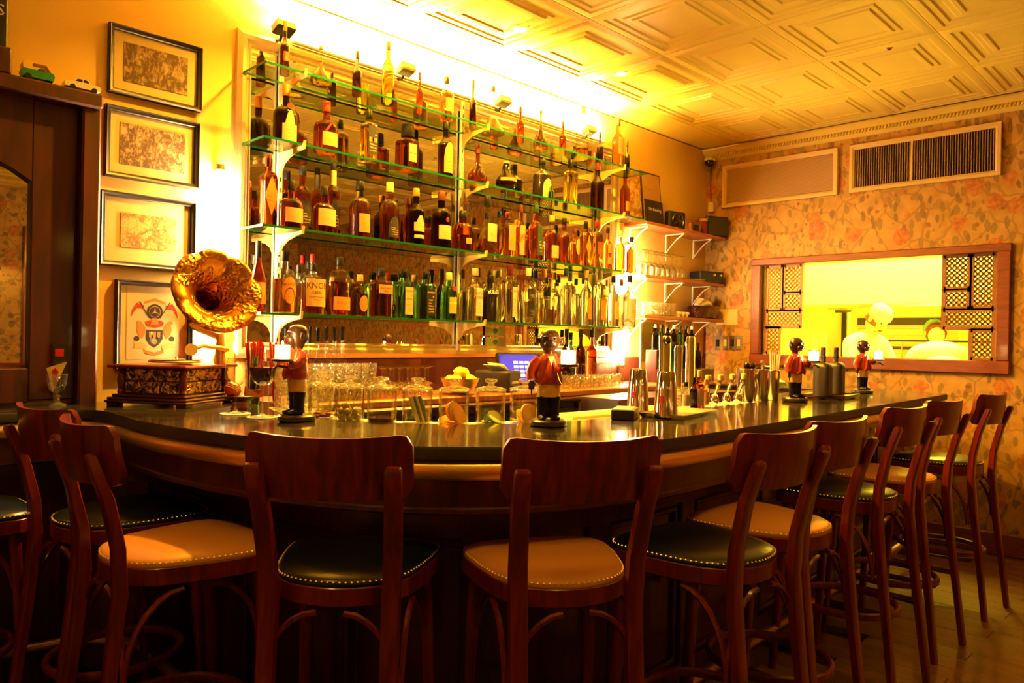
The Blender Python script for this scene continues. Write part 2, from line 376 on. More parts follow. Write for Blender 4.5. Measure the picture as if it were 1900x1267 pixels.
# sprinkler cap and cornices
cor = MB().sweep([(0, 0), (0, -6.9)], [(0, CH), (.085, CH), (.085, CH-.012), (.06, CH-.03), (.035, CH-.055), (.03, CH-.075), (.012, CH-.09), (0, CH-.095)])
cob = struct(cor, 'trim_1', M['tin']); cob.name = 'trim_1'
bd = None
for k in range(160):
    y = -.03-k*.0235
    if bd is None: bd = MB().ball((0, 0, 0), (.012, .010, .017), 8).build('bead', M['tin'], cob, 60); o = bd
    else: o = bd.copy(); COL.objects.link(o)
    o.location = (-.045, y, CH-.06); o.rotation_euler = (.5, 0, 0)
tag(MB().lathe([(.0, CH-.03), (.012, CH-.03), (.03, CH-.008), (.03, CH-.001)], 16, (-1.45, -1.96, 0)).build('sprinkler_cap', M['brass_dull']), 'small dark sprinkler cap in a ceiling tile above the counter', 'sprinkler')

# ================================================================== kitchen seen through the pass-through
KW = mat('kitchen_tile_white', (.80, .78, .62), .35)
kit = MB()
kit.box((1.78, -1.4, -.02), (3.3, 5.4, .04)); kit.box((1.75, -1.4, 2.92), (3.3, 5.4, .04)); kit.box((3.4, -1.4, 1.45), (.05, 5.4, 2.9)); kit.box((1.75, 1.3, 1.45), (3.3, .05, 2.9)); kit.box((1.75, -4.1, 1.45), (3.3, .05, 2.9))
struct(kit, 'wall_kitchen_inner', mat('kitchen_wall_warm_lit', (.72, .60, .22), .5))  # beige walls; the warm light's yellow is put into the base colour
wf = MB(); 
for c_, d in (((0, (OY0+OY1)/2, OZ1+.025), (.19, OY1-OY0+.17, .055)), ((0, (OY0+OY1)/2, OZ0-.045), (.20, OY1-OY0+.17, .09)), ((0, OY1+.04, (OZ0+OZ1)/2), (.19, .08, OZ1-OZ0)), ((0, OY0-.04, (OZ0+OZ1)/2), (.19, .08, OZ1-OZ0))):
    o = MB().box((c_[0]+.06, c_[1], c_[2]), d, ch=.006).build('window_frame', M['wood_red'], None, 30)
    if 'WF' not in globals(): WF = o; o.name = 'window_1'; o['kind'] = 'structure'
    else: o.parent = WF
# carved lattice screens either side of the opening
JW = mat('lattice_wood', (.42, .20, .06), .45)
def lattice(y0, y1, cells, name, label, mt):
    e = empty(name, (.05, (y0+y1)/2, OZ0), 0, label, 'screen', 'carved lattice screens beside the pass-through'); Y = (y0+y1)/2
    for a, b, z0, z1 in cells:
        W, H = abs(b-a), z1-z0; cyy, cz = (a+b)/2-Y, (z0+z1)/2-OZ0
        fr = MB()
        for s in (-1, 1): fr.box((0, cyy+s*(W/2+.0), cz), (.03, .026, H+.02)); fr.box((0, cyy, cz+s*(H/2)), (.03, W, .026))
        fr.build('cell_frame', mt, e, None)
        p = MB(); st = .034; w_, h_ = W-.028, H-.028
        # drilled floral fretwork: crossing bars and rings
        k = -h_
        while k < w_:
            for s in (1, -1):
                pts = []
                y_a = max(k, 0); z_a = y_a-k; y_b = min(k+h_, w_); z_b = y_b-k
                if y_b-y_a > .004:
                    A = (0, cyy-w_/2+y_a if s > 0 else cyy+w_/2-y_a, cz-h_/2+z_a); B = (0, cyy-w_/2+y_b if s > 0 else cyy+w_/2-y_b, cz-h_/2+z_b)
                    p.bar([A, B], .013, .012, (1, 0, 0))
            k += st
        ob = p.build('fretwork', mt, e, None)
    return e
def frac(y0, y1, a, b): return y0+(y1-y0)*a, y0+(y1-y0)*b
zs = lambda a, b: (OZ0+(OZ1-OZ0)*a, OZ0+(OZ1-OZ0)*b)
L0, L1 = OY1-.02, -.85
lattice(L0, L1, [(*frac(L0, L1, .02, .45), *zs(.50, .99)), (*frac(L0, L1, .5, .98), *zs(.70, .99)), (*frac(L0, L1, .5, .98), *zs(.50, .68)), (*frac(L0, L1, .02, .98), *zs(.31, .48)), (*frac(L0, L1, .02, .4), *zs(.02, .30))], 'lattice_screen', 'bright honey lattice screen at the end of the pass-through near the shelves', JW)
R0, R1 = -1.86, OY0+.02
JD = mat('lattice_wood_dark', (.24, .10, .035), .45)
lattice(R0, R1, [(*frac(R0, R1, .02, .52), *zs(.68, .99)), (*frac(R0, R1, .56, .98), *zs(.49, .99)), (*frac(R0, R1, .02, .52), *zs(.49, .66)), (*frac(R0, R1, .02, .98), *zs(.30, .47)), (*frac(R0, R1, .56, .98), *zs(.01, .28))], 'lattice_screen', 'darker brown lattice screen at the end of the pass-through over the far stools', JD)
# kitchen equipment
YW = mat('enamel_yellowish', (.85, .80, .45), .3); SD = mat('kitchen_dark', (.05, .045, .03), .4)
hd = empty('extractor_hood', (1.55, -1.6, 1.62), 0, 'large white extractor hood over the kitchen line', 'extractor hood')
MB().add([(-.3, -.85, .13), (.75, -.85, .13), (.75, 1.35, .13), (-.3, 1.35, .13), (-.3, -.85, .95), (.75, -.85, .95), (.75, 1.35, .95), (-.3, 1.35, .95)], [(0, 1, 2, 3), (4, 7, 6, 5), (0, 4, 5, 1), (1, 5, 6, 2), (2, 6, 7, 3), (3, 7, 4, 0)]).build('hood_body', KW, hd, None)
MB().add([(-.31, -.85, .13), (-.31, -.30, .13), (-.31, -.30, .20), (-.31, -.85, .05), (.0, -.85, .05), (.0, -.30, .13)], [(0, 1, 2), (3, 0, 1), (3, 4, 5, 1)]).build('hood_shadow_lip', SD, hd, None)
rim = MB(); rim.box((-.3, .25, .12), (.03, 2.24, .03)); rim.box((.75, .25, .12), (.03, 2.24, .03)); rim.build('hood_rim', M['steel'], hd, None)
ov = empty('oven_stack', (2.05, at(1672, 640, 0, 1.8).y, .912), 0, 'tall pale oven stack with dark shelf slots behind the cook', 'oven')
MB().box((0, 0, .45), (.5, .95, .9), ch=.02).build('oven_body', YW, ov, None)
for z, h in ((.70, .07), (.45, .03)): MB().box((-.25, 0, z), (.02, .8, h)).build('oven_slot', SD, ov, None)
for z in (.60, .36): MB().box((-.262, 0, z), (.03, .78, .07), ch=.01).build('oven_door', YW, ov, None)
for y in (-.3, 0, .3): MB().ball((-.27, y, .30), .02, 8).build('oven_knob', SD, ov)
kc = empty('kitchen_counter', (2.05, -1.4, 0), 0, 'steel kitchen worktop seen low in the pass-through', 'counter')
MB().box((0, 0, .45), (.5, 4.2, .86)).build('cabinet_body', M['steel'], kc, None); MB().box((0, 0, .895), (.55, 4.4, .03), ch=.008).build('worktop', M['steel'], kc, None)
ps = empty('pass_counter', (.4, -1.4, 0), 0, 'pale serving ledge just inside the pass-through', 'counter')
MB().box((0, 0, 1.255), (.5, 1.9, .03), ch=.006).build('worktop', YW, ps, None); MB().box((0, 0, .62), (.4, 1.8, 1.24)).build('cabinet_body', KW, ps, None)
fr_ = empty('tall_fridge', (2.7, .15, 0), 0, 'tall yellowish cold cabinet with dark door edge in the kitchen', 'fridge')
MB().box((0, 0, 1.0), (.6, .9, 2.0), ch=.02).build('fridge_body', YW, fr_, None); MB().box((-.31, -.44, 1.0), (.03, .05, 1.9)).build('door_edge', SD, fr_, None)
for i in range(6):
    y = -.05-.09*i
    e = empty('hanging_strip', (1.35, y, 1.35), 0, 'pale curtain strip hanging at the kitchen doorway', 'strip curtain', 'curtain strips hanging in the kitchen')
    MB().box((0, 0, .0), (.006, .06, .8)).build('strip', YW, e, None); MB().box((0, 0, .39), (.012, .064, .02)).build('clip', M['steel'], e, None)
rail = empty('utensil_rail', (1.72, -1.45, 1.43), 0, 'dark rail with hooks under the oven stack', 'rail')
MB().tube([(0, -.5, 0), (0, .5, 0)], .008, 8).build('bar', SD, rail)
for k in range(2): MB().box((.05, -.48+k*.96, 0), (.1, .015, .015)).build('bracket', SD, rail)
for k in range(6):
    e = empty('kitchen_ladle', (1.71, -1.88+k*.16, 1.42), 0, 'steel ladle hanging from the kitchen rail', 'ladle', 'ladles hanging from the kitchen rail')
    MB().tube([(0, 0, 0), (0, 0, -.22)], .005, 6).build('handle', M['steel'], e); MB().ball((0, 0, -.24), (.035, .035, .025), 10).build('bowl', M['steel'], e)

# ---- cooks: continuous skinned bodies
def skin(name, pts, edges, mtl, parent=None, sub=2, root=0):
    me = bpy.data.meshes.new(name); me.from_pydata([p[:3] for p in pts], edges, []); o = bpy.data.objects.new(name, me); COL.objects.link(o)
    md = o.modifiers.new('skin', 'SKIN'); md.use_smooth_shade = True
    for i, p in enumerate(pts):
        s = me.skin_vertices[0].data[i]; s.radius = (p[3], p[4] if len(p) > 4 else p[3]); s.use_root = (i == root)
    if sub: o.modifiers.new('sub', 'SUBSURF').levels = sub; o.modifiers['sub'].render_levels = sub
    me.materials.append(mtl)
    if parent: o.parent = parent
    return o
SKIN = mat('skin', (.62, .36, .18), .5); JACK = mat('chef_jacket_white', (.85, .83, .75), .7); TROU = mat('chef_trousers', (.05, .05, .05), .8)
def hand(mb, c, dr, side, s=1.0):
    d = Vector(dr).normalized(); a = d.cross(Vector((0, 0, 1))).normalized(); u = a.cross(d)
    c = Vector(c); mb.tube([c-d*.02*s, c+d*.03*s, c+d*.075*s], [.022*s, .036*s, .034*s], 8, flat=.45)
    for i, ln in enumerate((.060, .070, .065, .050)):
        o = a*(i-1.5)*.017*s; b = c+d*.07*s+o
        mb.tube([b, b+d*ln*.5*s, b+d*ln*.85*s-u*ln*.35*s, b+d*ln*.9*s-u*ln*.7*s], [.0095*s, .009*s, .008*s, .006*s], 6)
    b = c+d*.01*s-a*side*.030*s; mb.tube([b, b+(d-a*side*.9).normalized()*.035*s, b+(d-a*side*.3).normalized()*.065*s], [.012*s, .011*s, .008*s], 6)
def head(mb, c, fwd, s=1.0):
    F = Vector(fwd).normalized(); R = F.cross(Vector((0, 0, 1))).normalized(); U = R.cross(F)
    T = Matrix((R, F, U)).transposed().to_4x4(); T = Matrix.Translation(c) @ T @ Matrix.Scale(s, 4)
    pr = [(.02, -.115), (.045, -.105), (.062, -.07), (.072, -.02), (.078, .03), (.07, .08), (.045, .108), (.01, .118)]
    mb.lathe(pr, 16, sx=1, sy=1.18, M=T)
    mb.tube([(0, .085, .02), (0, .105, -.012), (0, .100, -.025)], [.008, .015, .012], 8, M=T)
    for k in (-1, 1): mb.ball((k*.078, -.005, 0), (.010, .02, .03), 8, M=T)
    return T
def cook(loc, rz, lean, label, capm, hd_down):
    e = empty('person', loc, rz, label, 'person')
    s, c_ = math.sin(lean), math.cos(lean)
    P = lambda h, o=0, x=0: (x, s*h+o, 1.0+c_*h)       # facing +y local
    pts = [(*P(0), .15, .12), (*P(.18), .15, .115), (*P(.36), .175, .12), (*P(.46), .13, .09), (*P(.52), .06, .06)]
    ed = [(0, 1), (1, 2), (2, 3), (3, 4)]
    for k in (-1, 1):
        b = len(pts); sh = P(.44, 0, k*.19)
        el = (k*.26, sh[1]+.10, sh[2]-.26); wr = (k*.14, el[1]+.24, el[2]+.02-.06)
        pts += [(*sh, .07), (*el, .052), (*wr, .036)]; ed += [(3, b), (b, b+1), (b+1, b+2)]
    skin('jacket', pts, ed, JACK, e, 2)
    ml = [(0, 0, 1.02, .14, .12), (-.09, 0, .95, .10), (.09, 0, .95, .10), (-.1, .01, .5, .07), (.1, .01, .5, .07), (-.1, 0, .08, .05), (.1, 0, .08, .05)]
    skin('trousers', ml, [(0, 1), (0, 2), (1, 3), (2, 4), (3, 5), (4, 6)], TROU, e, 2)
    hb = MB(); nk = P(.50); hc = Vector(P(.66, .03)); fw = Vector((0, math.cos(hd_down), -math.sin(hd_down)))
    hb.tube([nk, (hc[0], hc[1]-.02, hc[2]-.08)], [.055, .05], 12); T = head(hb, hc, fw)
    for k in (-1, 1):
        wr = pts[7 if k < 0 else 10][:3]; hm_ = MB(); hand(hm_, Vector(wr)+Vector((0, .03, -.01)), (0, 1, -.4), k); hm_.build('hand', SKIN, e, 60)
    hb.build('head', SKIN, e, 60)
    cp = MB().lathe([(.084, .035), (.087, .05), (.086, .07), (.082, .10), (.06, .125), (.0, .135)], 16, sy=1.18, M=T); cp.build('cap', capm, e, 50)
    ey = MB()
    for k in (-1, 1): ey.ball((k*.032, .076, .015), (.011, .009, .007), 8, M=T)
    ey.build('eyes', CAP['black'], e); MB().tube([(-.02, .083, -.055), (0, .09, -.058), (.02, .083, -.055)], .005, 6, M=T).build('mouth', CAP['wine'], e)
    MB().lathe([(.079, -.05), (.082, -.02), (.081, .0)], 16, sy=1.14, M=T @ Matrix.Translation((0, -.012, .01))).build('hair', CAP['brown'], e)
    for k in (-1, 1): MB().tube([(k*.11, 0, .06), (k*.11, .2, .04)], [.05, .045], 8, flat=.8).build('shoe', CAP['black'], e)
    return e
CAPP = mat('cook_cap_pale', (.80, .78, .6), .6); CAPG = mat('cook_cap_green', (.15, .38, .12), .6)
c_a = at(1575, 640, 0, .98); cook((.98, c_a.y, .0), 2.75, .42, 'cook in white jacket and pale cap leaning over the worktop', CAPP, .7)
c_b = at(1722, 640, 0, .98); cook((.98, at(1760, 640, 0, .98).y, .0), -1.1, .72, 'cook in white jacket and green cap bending low behind the pass-through', CAPG, 1.1)

# ================================================================== bar counter
OUT = [(-.54, -2.05), (-1.2, -2.085), (-2.0, -2.115), (-2.8, -2.15), (-3.4, -2.175), (-3.7, -2.185), (-3.98, -2.17), (-4.28, -2.08), (-4.5, -1.95), (-4.68, -1.76), (-4.82, -1.5), (-4.91, -1.2), (-4.955, -.9), (-4.955, -.62), (-4.945, -.46), (-4.97, -.345), (-5.05, -.305), (-5.3, -.30), (-6.6, -.30)]
def cr(P, n=4):
    o = []
    for i in range(len(P)-1):
        a, b, c, d = P[max(i-1, 0)], P[i], P[i+1], P[min(i+2, len(P)-1)]
        for k in range(n):
            t = k/n; o.append(tuple(.5*((2*b[j])+(-a[j]+c[j])*t+(2*a[j]-5*b[j]+4*c[j]-d[j])*t*t+(-a[j]+3*b[j]-3*c[j]+d[j])*t**3) for j in range(len(b))))
    return o+[P[-1]]
OUTS = cr(OUT, 4)
INN = cr([(-2.12, -1.65), (-3.0, -1.66), (-3.55, -1.665), (-3.8, -1.65), (-4.0, -1.61), (-4.16, -1.53), (-4.30, -1.38), (-4.41, -1.2), (-4.46, -1.0), (-4.45, -.8), (-4.40, -.62), (-4.28, -.52)], 3)
RB = [(-.34, -1.40), (-1.1, -1.385), (-1.7, -1.41), (-2.0, -1.50)]
BH = 1.08
bar_ = empty('bar_counter', (0, 0, 0), 0, 'long curved bar counter with black stone top, brass bullnose and dark panelling', 'bar counter')
poly = OUTS+[(-6.6, -.002), (-4.285, -.002)]+list(reversed(INN))+list(reversed(RB))
MB().prism(poly, BH-.036, BH).build('worktop', M['counter'], bar_, None)
lip = MB().sweep(OUTS, [(-.0008, BH-.002), (-.003, BH-.006), (-.003, BH-.034), (.0, BH-.0365), (.006, BH-.0365), (.0006, BH-.002)]); lip.build('edge_band', M['counter_edge'], bar_, 40)
MB().sweep(OUTS, [(.030, BH-.0365), (.008, BH-.042), (.001, BH-.055), (-.001, BH-.068), (.004, BH-.082), (.016, BH-.094), (.05, BH-.099), (.07, BH-.099), (.07, BH-.0365)]).build('brass_bullnose', M['brass'], bar_, 50)
MB().sweep(OUTS, [(.055, BH-.099), (.055, BH-.175), (.05, BH-.18), (.05, BH-.192), (.06, BH-.198), (.34, BH-.198), (.34, BH-.099)]).build('frieze', M['wood_dark'], bar_, 40)
IN2 = OUTS
MB().sweep(OUTS, [(.31, BH-.198), (.31, .0), (.36, .0), (.36, BH-.198)]).build('front_panel', M['wood_dark'], bar_, 40)
for z0, z1, nm in ((.0, .14, 'plinth'), (.76, .882, 'top_rail')): MB().sweep(OUTS, [(.29, z0), (.29, z1), (.30, z1+.0), (.312, z1), (.312, z0)]).build(nm, M['wood_dark'], bar_, 40)
# stiles and panel mouldings along the front
def along(path):
    L = [0]
    for a, b in zip(path, path[1:]): L.append(L[-1]+math.dist(a, b))
    def f(s):
        for i in range(len(L)-1):
            if s <= L[i+1]: k = (s-L[i])/(L[i+1]-L[i]); a, b = path[i], path[i+1]; t_ = ((b[0]-a[0])/(L[i+1]-L[i]), (b[1]-a[1])/(L[i+1]-L[i])); return (a[0]+(b[0]-a[0])*k, a[1]+(b[1]-a[1])*k), t_
        return path[-1], t_
    return f, L[-1]
fpath, LT = along(OUTS)
s = .35
while s < LT-.2:
    (x, y), (tx, ty) = fpath(s); nx, ny = ty, -tx; ang = math.atan2(ty, tx)
    MB().box((x+nx*.302, y+ny*.302, .45), (.10, .022, .63), ang, ch=.005).build('panel_stile', M['wood_dark'], bar_, 30)
    (x, y), (tx, ty) = fpath(s+.30); nx, ny = ty, -tx; ang = math.atan2(ty, tx)
    mo = MB()
    for dx, dz, ww, hh in ((0, .29, .44, .02), (0, -.29, .44, .02), (.21, 0, .02, .58), (-.21, 0, .02, .58)):
        mo.box((x+nx*.303+tx*dx, y+ny*.303+ty*dx, .45+dz), (ww, .016, hh), ang, ch=.005)
    if (s < 2.9 or 3.6 < s): mo.build('panel_moulding', M['wood_dark'], bar_, 30)
    s += .60
# bag hooks
def hook(s):
    (x, y), (tx, ty) = fpath(s); ang = math.atan2(ty, tx)+PI
    e = empty('bag_hook', (x-ty*-.0+ty*.048, y-tx*.048, BH-.15), ang, None, None)
    e['label'] = 'x'; e['category'] = 'hook'
    MB().box((0, -.004, .012), (.022, .006, .03), ch=.002).build('plate', M['chrome'], e, None)
    pts = [(-.0, -.004, .008), (-.0, -.016, -.004)]+[(-.026*math.cos(a)+.0, -.018, -.018-.024*math.sin(a)) for a in [i*PI/8 for i in range(9)]]
    MB().tube(pts[2:], .0032, 8).build('prong', M['chrome'], e); MB().tube([(0, -.004, .008), (0, -.018, -.042)], .003, 6).build('stem', M['chrome'], e)
    return e
for s_, lb in ((2.73, 'curved chrome bag hook under the bar edge beside the tan-seated stool'), (1.30, 'small chrome bag hook under the straight far run of the bar')): hook(s_)['label'] = lb
# foot rail
fr = empty('foot_rail', (0, 0, 0), 0, 'round brass foot rail running along the foot of the bar', 'foot rail')
rp = [fpath(s_)[0] for s_ in [i*.1 for i in range(int(LT/.1))]]; rn = [fpath(s_)[1] for s_ in [i*.1 for i in range(int(LT/.1))]]
MB().tube([(p[0]+n_[1]*.15, p[1]-n_[0]*.15, .17) for p, n_ in zip(rp, rn)], .02, 10).build('rail', M['brass_dull'], fr)
for i in range(4, len(rp)-2, 9):
    p, n_ = rp[i], rn[i]; MB().tube([(p[0]+n_[1]*.15, p[1]-n_[0]*.15, .17), (p[0]+n_[1]*.2, p[1]-n_[0]*.2, .09), (p[0]+n_[1]*.31, p[1]-n_[0]*.31, .07)], .012, 8).build('bracket', M['brass_dull'], fr)
# white service ledge inside the curve + under-bar
led = MB().sweep(INN, [(-.0, BH-.045), (.0, BH-.012), (.17, BH-.012), (.17, BH-.045)])
tag(led.build('service_ledge', M['white'], None, 40), 'pale service ledge along the inner curve of the bar holding the garnish jars', 'ledge')
MB().sweep(INN, [(.0, .0), (.0, BH-.046), (.16, BH-.046), (.16, .0)]).build('inner_panel', M['wood_dark'], bar_, 40)
MB().prism(RB+[(-2.0, -1.62), (-.40, -1.62)], 0, BH-.037).build('end_cabinet', M['wood_dark'], bar_, None)

# ================================================================== back bar
bb = empty('back_bar', (0, 0, 0), 0, 'dark wooden back-bar cabinet under the mirror with turned posts and brown top', 'cabinet')
BBT = 1.075
MB().box((-2.15, -.26, BBT-.02), (4.2, .50, .04), ch=.008).build('worktop', M['wood_shelf'], bb, None)
MB().box((-2.15, -.505, BBT-.055), (4.2, .03, .03), ch=.01).build('nosing', M['wood_dark'], bb, 30)
MB().box((-2.15, -.24, .5), (4.16, .42, 1.0)).build('cabinet_body', M['wood_dark'], bb, None)
for k in range(14):
    x = -2.25+.085*k
    MB().lathe([(.018, .72), (.03, .76), (.022, .79), (.034, .83), (.018, .87), (.030, .92), (.020, .96), (.028, 1.0)], 10, (x, -.47, 0)).build('turned_post', M['brass_dull'], bb)
for k in range(5):
    d = MB().box((-4.0+.42*k, -.455, .80), (.38, .02, .34), ch=.006).build('cabinet_door', M['black'], bb, None)
MB().box((-2.1, -.012, 1.165), (4.2, .022, .18), ch=.003).build('backsplash', mat('backsplash_brown', (.10, .018, .008), .5), bb, None)
MB().box((-5.85, -.06, .52), (1.7, .12, 1.04), ch=.004).build('near_panel', M['wood_dark'], bar_, None)
# mirror with frame
mf = empty('back_bar_mirror', (0, 0, 0), 0, 'huge framed mirror behind the bottle shelves', 'mirror')
MX0, MX1, MZ0, MZ1 = -4.20, -1.385, 1.335, 2.735
MB().box(((MX0+MX1)/2, -.007, (MZ0+MZ1)/2), (MX1-MX0, .012, MZ1-MZ0)).build('mirror_glass', M['mirror'], mf, None)
fp = [(MX0, MZ0), (MX1, MZ0), (MX1, MZ1), (MX0, MZ1)]
def frame_ring(x0, x1, z0, z1, w, prof, name, m, parent, y=0, bot=None):
    """mitred frame in the xz plane; prof: (distance outward 0..w, protrusion)"""
    mb = MB(); vs = []; k = len(prof)
    for sx_, sz_, X, Z in ((-1, -1, x0, z0), (1, -1, x1, z0), (1, 1, x1, z1), (-1, 1, x0, z1)):
        for d, p in prof: vs.append((X+sx_*d*w, y-p, Z+sz_*d*w))
    fs = [(i*k+q, i*k+(q+1) % k, ((i+1) % 4)*k+(q+1) % k, ((i+1) % 4)*k+q) for i in range(4) for q in range(k)]
    mb.add(vs, fs); return mb.build(name, m, parent, 30)
FP = [(0, .0005), (0, .014), (.12, .020), (.2, .016), (.3, .018), (.45, .030), (.7, .035), (.9, .028), (1, .024), (1, .0005)]
frame_ring(MX0, MX1, MZ0, MZ1, .075, FP, 'mirror_frame', M['silverframe'], mf)
# thin glazing beads splitting the mirror are absent; uprights
for i, (x, lb) in enumerate(((-4.055, 'nearest the gramophone'), (-2.875, 'at the middle of the mirror'), (-1.55, 'at the kitchen end of the mirror'))):
    e = empty('shelf_upright', (x, -.02, 1.30), 0, 'white slotted metal shelf upright '+lb, 'shelf upright')
    MB().box((0, -.009, .75), (.026, .018, 1.50), ch=.003).build('channel', M['white'], e, None)
    sl = MB()
    for q in range(28): sl.box((0, -.0185, .05+q*.052), (.006, .002, .022))
    sl.build('slots', CAP['black'], e, None, kind='stuff')
# glass shelves
SH = [(2.605, -1.27, 'topmost'), (2.27, -1.27, 'second highest'), (1.872, -1.45, 'third'), (1.474, -1.44, 'lowest')]
for z, xr, lb in SH:
    e = empty('glass_shelf', (0, 0, z), 0, lb+' green-edged glass shelf in front of the mirror', 'shelf')
    x0 = -4.25; T_ = .010
    MB().add([(x0, -.04, 0), (xr, -.04, 0), (xr, -.25, 0), (x0, -.25, 0), (x0, -.04, -T_), (xr, -.04, -T_), (xr, -.25, -T_), (x0, -.25, -T_)], [(0, 1, 2, 3), (4, 7, 6, 5)]).build('pane', M['glass_green'], e, None)
    g = MB(); g.box(((x0+xr)/2, -.2515, -T_/2), (xr-x0, .003, T_)); g.box(((x0+xr)/2, -.0385, -T_/2), (xr-x0, .003, T_)); g.box((x0-.0015, -.145, -T_/2), (.003, .21, T_)); g.box((xr+.0015, -.145, -T_/2), (.003, .21, T_)); g.build('edge', M['edge_green'], e, None)
    for x in (-4.055, -2.875, -1.55):
        b = MB()
        pr = [(-.038, -T_-.001), (-.245, -T_-.001), (-.262, -T_+.022), (-.268, -T_+.022), (-.262, -T_-.014), (-.20, -T_-.020), (-.12, -T_-.034), (-.07, -T_-.058), (-.05, -T_-.085), (-.038, -T_-.10)]
        for s_ in (-1, 1): b.v += [(x+s_*.006, a, c) for a, c in pr]
        n_ = len(pr); b.f += [tuple(range(n_)), tuple(range(2*n_-1, n_-1, -1))]+[(i, (i+1) % n_, n_+(i+1) % n_, n_+i) for i in range(n_)]
        b.build('bracket', M['cream'], e, None)

# ================================================================== framed pictures, mirror cabinet
ART = {}
def photo_mat(name, dark, light, sc, kind):
    m = mat(name, light, .6); t = NT(m); v = t.coord('Object', (sc, sc, sc))
    if kind == 'crowd':
        n = t.noise(t.nd('ShaderNodeMapping', inp={'Vector': v, 'Scale': (1.5, 1, .8)}).outputs[0], 24, 5, .75, .8); n2 = t.noise(v, 60, 3, .7)
        f = t.mix(.3, n.outputs[0], n2.outputs[0]); t.col(t.ramp(f, [(.47, dark), (.53, tuple((a+b)/2 for a, b in zip(dark, light))), (.60, light)]))
    else:
        n = t.noise(v, 10, 3); n2 = t.noise(v, 22, 3, .6, 1.5); c = t.ramp(n.outputs[0], [(.45, light), (.55, dark), (.62, (.7, .5, .2))]); t.col(t.mix(t.ramp(n2.outputs[0], [(.48, (0, 0, 0)), (.5, (1, 1, 1)), (.53, (0, 0, 0))]), c, (.2, .06, .02)))
    return m
M['frame_black'] = mat('black_frame', (.014, .010, .010), .38, spec=.35)
def picture(c0, c1, label, art, fw=.022, mat_w=.040, y=0, fm=None):
    x0, z1 = c0; x1, z0 = c1
    e = empty('framed_picture', ((x0+x1)/2, y, (z0+z1)/2), 0, label, 'picture')
    a, b = (x1-x0)/2, (z1-z0)/2
    frame_ring(-a+fw, a-fw, -b+fw, b-fw, fw, [(0, 0), (0, .018), (.15, .022), (.5, .024), (.8, .03), (1, .024), (1, 0)], 'frame', fm or M['frame_black'], e)
    MB().box((0, -.005, 0), (2*a-2*fw, .008, 2*b-2*fw)).build('mat_board', mat('mat_board', (.80, .62, .30), .8), e, None)
    if art: MB().box((0, -.0105, 0), (2*(a-fw-mat_w), .002, 2*(b-fw-mat_w))).build('print', art, e, None)
    MB().add([(-a+fw, -.016, -b+fw), (a-fw, -.016, -b+fw), (a-fw, -.016, b-fw), (-a+fw, -.016, b-fw)], [(0, 1, 2, 3)]).build('glazing', M['pane'], e, None)
    return e
q = lambda a, b: (lambda A, B: ((A.x, A.z), (B.x, B.z)))(at(*a, 1, 0), at(*b, 1, 0))
SEP = photo_mat('old_team_photo', (.10, .05, .045), (.55, .38, .24), 1.0, 'crowd'); SEP2 = photo_mat('old_group_photo', (.16, .09, .06), (.62, .44, .26), 1.2, 'crowd'); MAP = photo_mat('old_map_print', (.60, .16, .04), (.72, .46, .16), 1.4, 'map')
picture((-4.829, 2.664), (-4.437, 2.374), 'topmost black framed old team photograph on the cream wall', SEP)
picture((-4.838, 2.322), (-4.444, 2.023), 'second black framed old group photograph, under the team photograph', SEP2)
picture((-4.852, 1.963), (-4.455, 1.650), 'black framed red and orange map print, third in the column', MAP, mat_w=.062)
pc = picture((-4.785, 1.595), (-4.46, 1.216), 'large black framed coat of arms print behind the gramophone', None)
def flat(poly, m, nm, dy): MB().add([(x, -.0095-dy, z) for x, z in poly]+[(x, -.0098-dy, z) for x, z in poly], [tuple(range(len(poly))), tuple(range(len(poly), 2*len(poly)))]).build(nm, m, pc, None)
circ = lambda cx, cz, r, n=20, sx=1: [(cx+sx*r*math.cos(2*PI*i/n), cz+r*math.sin(2*PI*i/n)) for i in range(n)]
NV = mat('crest_navy', (.03, .035, .08), .6); OR = mat('crest_ochre', (.60, .24, .05), .6); RD = mat('crest_red', (.5, .05, .02), .6); GD = mat('crest_gold', (.72, .48, .12), .6)
flat([(-.115, -.150), (.115, -.150), (.115, .150), (-.115, .150)], mat('crest_paper', (.74, .60, .36), .8), 'print', 0)
flat([(-.035, -.02), (.035, -.02), (.035, -.06), (.02, -.085), (0, -.098), (-.02, -.085), (-.035, -.06)], NV, 'shield', .0006)
for x in (-.018, 0, .018): flat([(x-.006, -.03), (x+.006, -.03), (x+.006, -.05), (x, -.058), (x-.006, -.05)], OR, 'charge', .0012)
flat([(x-.0, z-.02) for x, z in circ(0, -.052, .012, 10)], OR, 'charge', .0012)
flat(circ(0, .058, .034), NV, 'roundel', .0006); flat(circ(0, .058, .025), OR, 'roundel_ring', .001); flat(circ(0, .058, .022), NV, 'roundel_centre', .0014)
for a_ in (PI/2, PI/2+2.09, PI/2+4.19): flat([(.003*math.sin(a_), .058-.003*math.cos(a_)), (.02*math.cos(a_), .058+.02*math.sin(a_)), (-.003*math.sin(a_), .058+.003*math.cos(a_))], GD, 'blade', .0018)
flat([(-.04, .012), (-.02, .022), (0, .014), (.02, .022), (.04, .012), (.032, -.006), (0, -.012), (-.032, -.006)], RD, 'helm', .0008)
flat([(-.012, .03), (.012, .03), (.016, .002), (-.016, .002)], OR, 'crest', .0011)
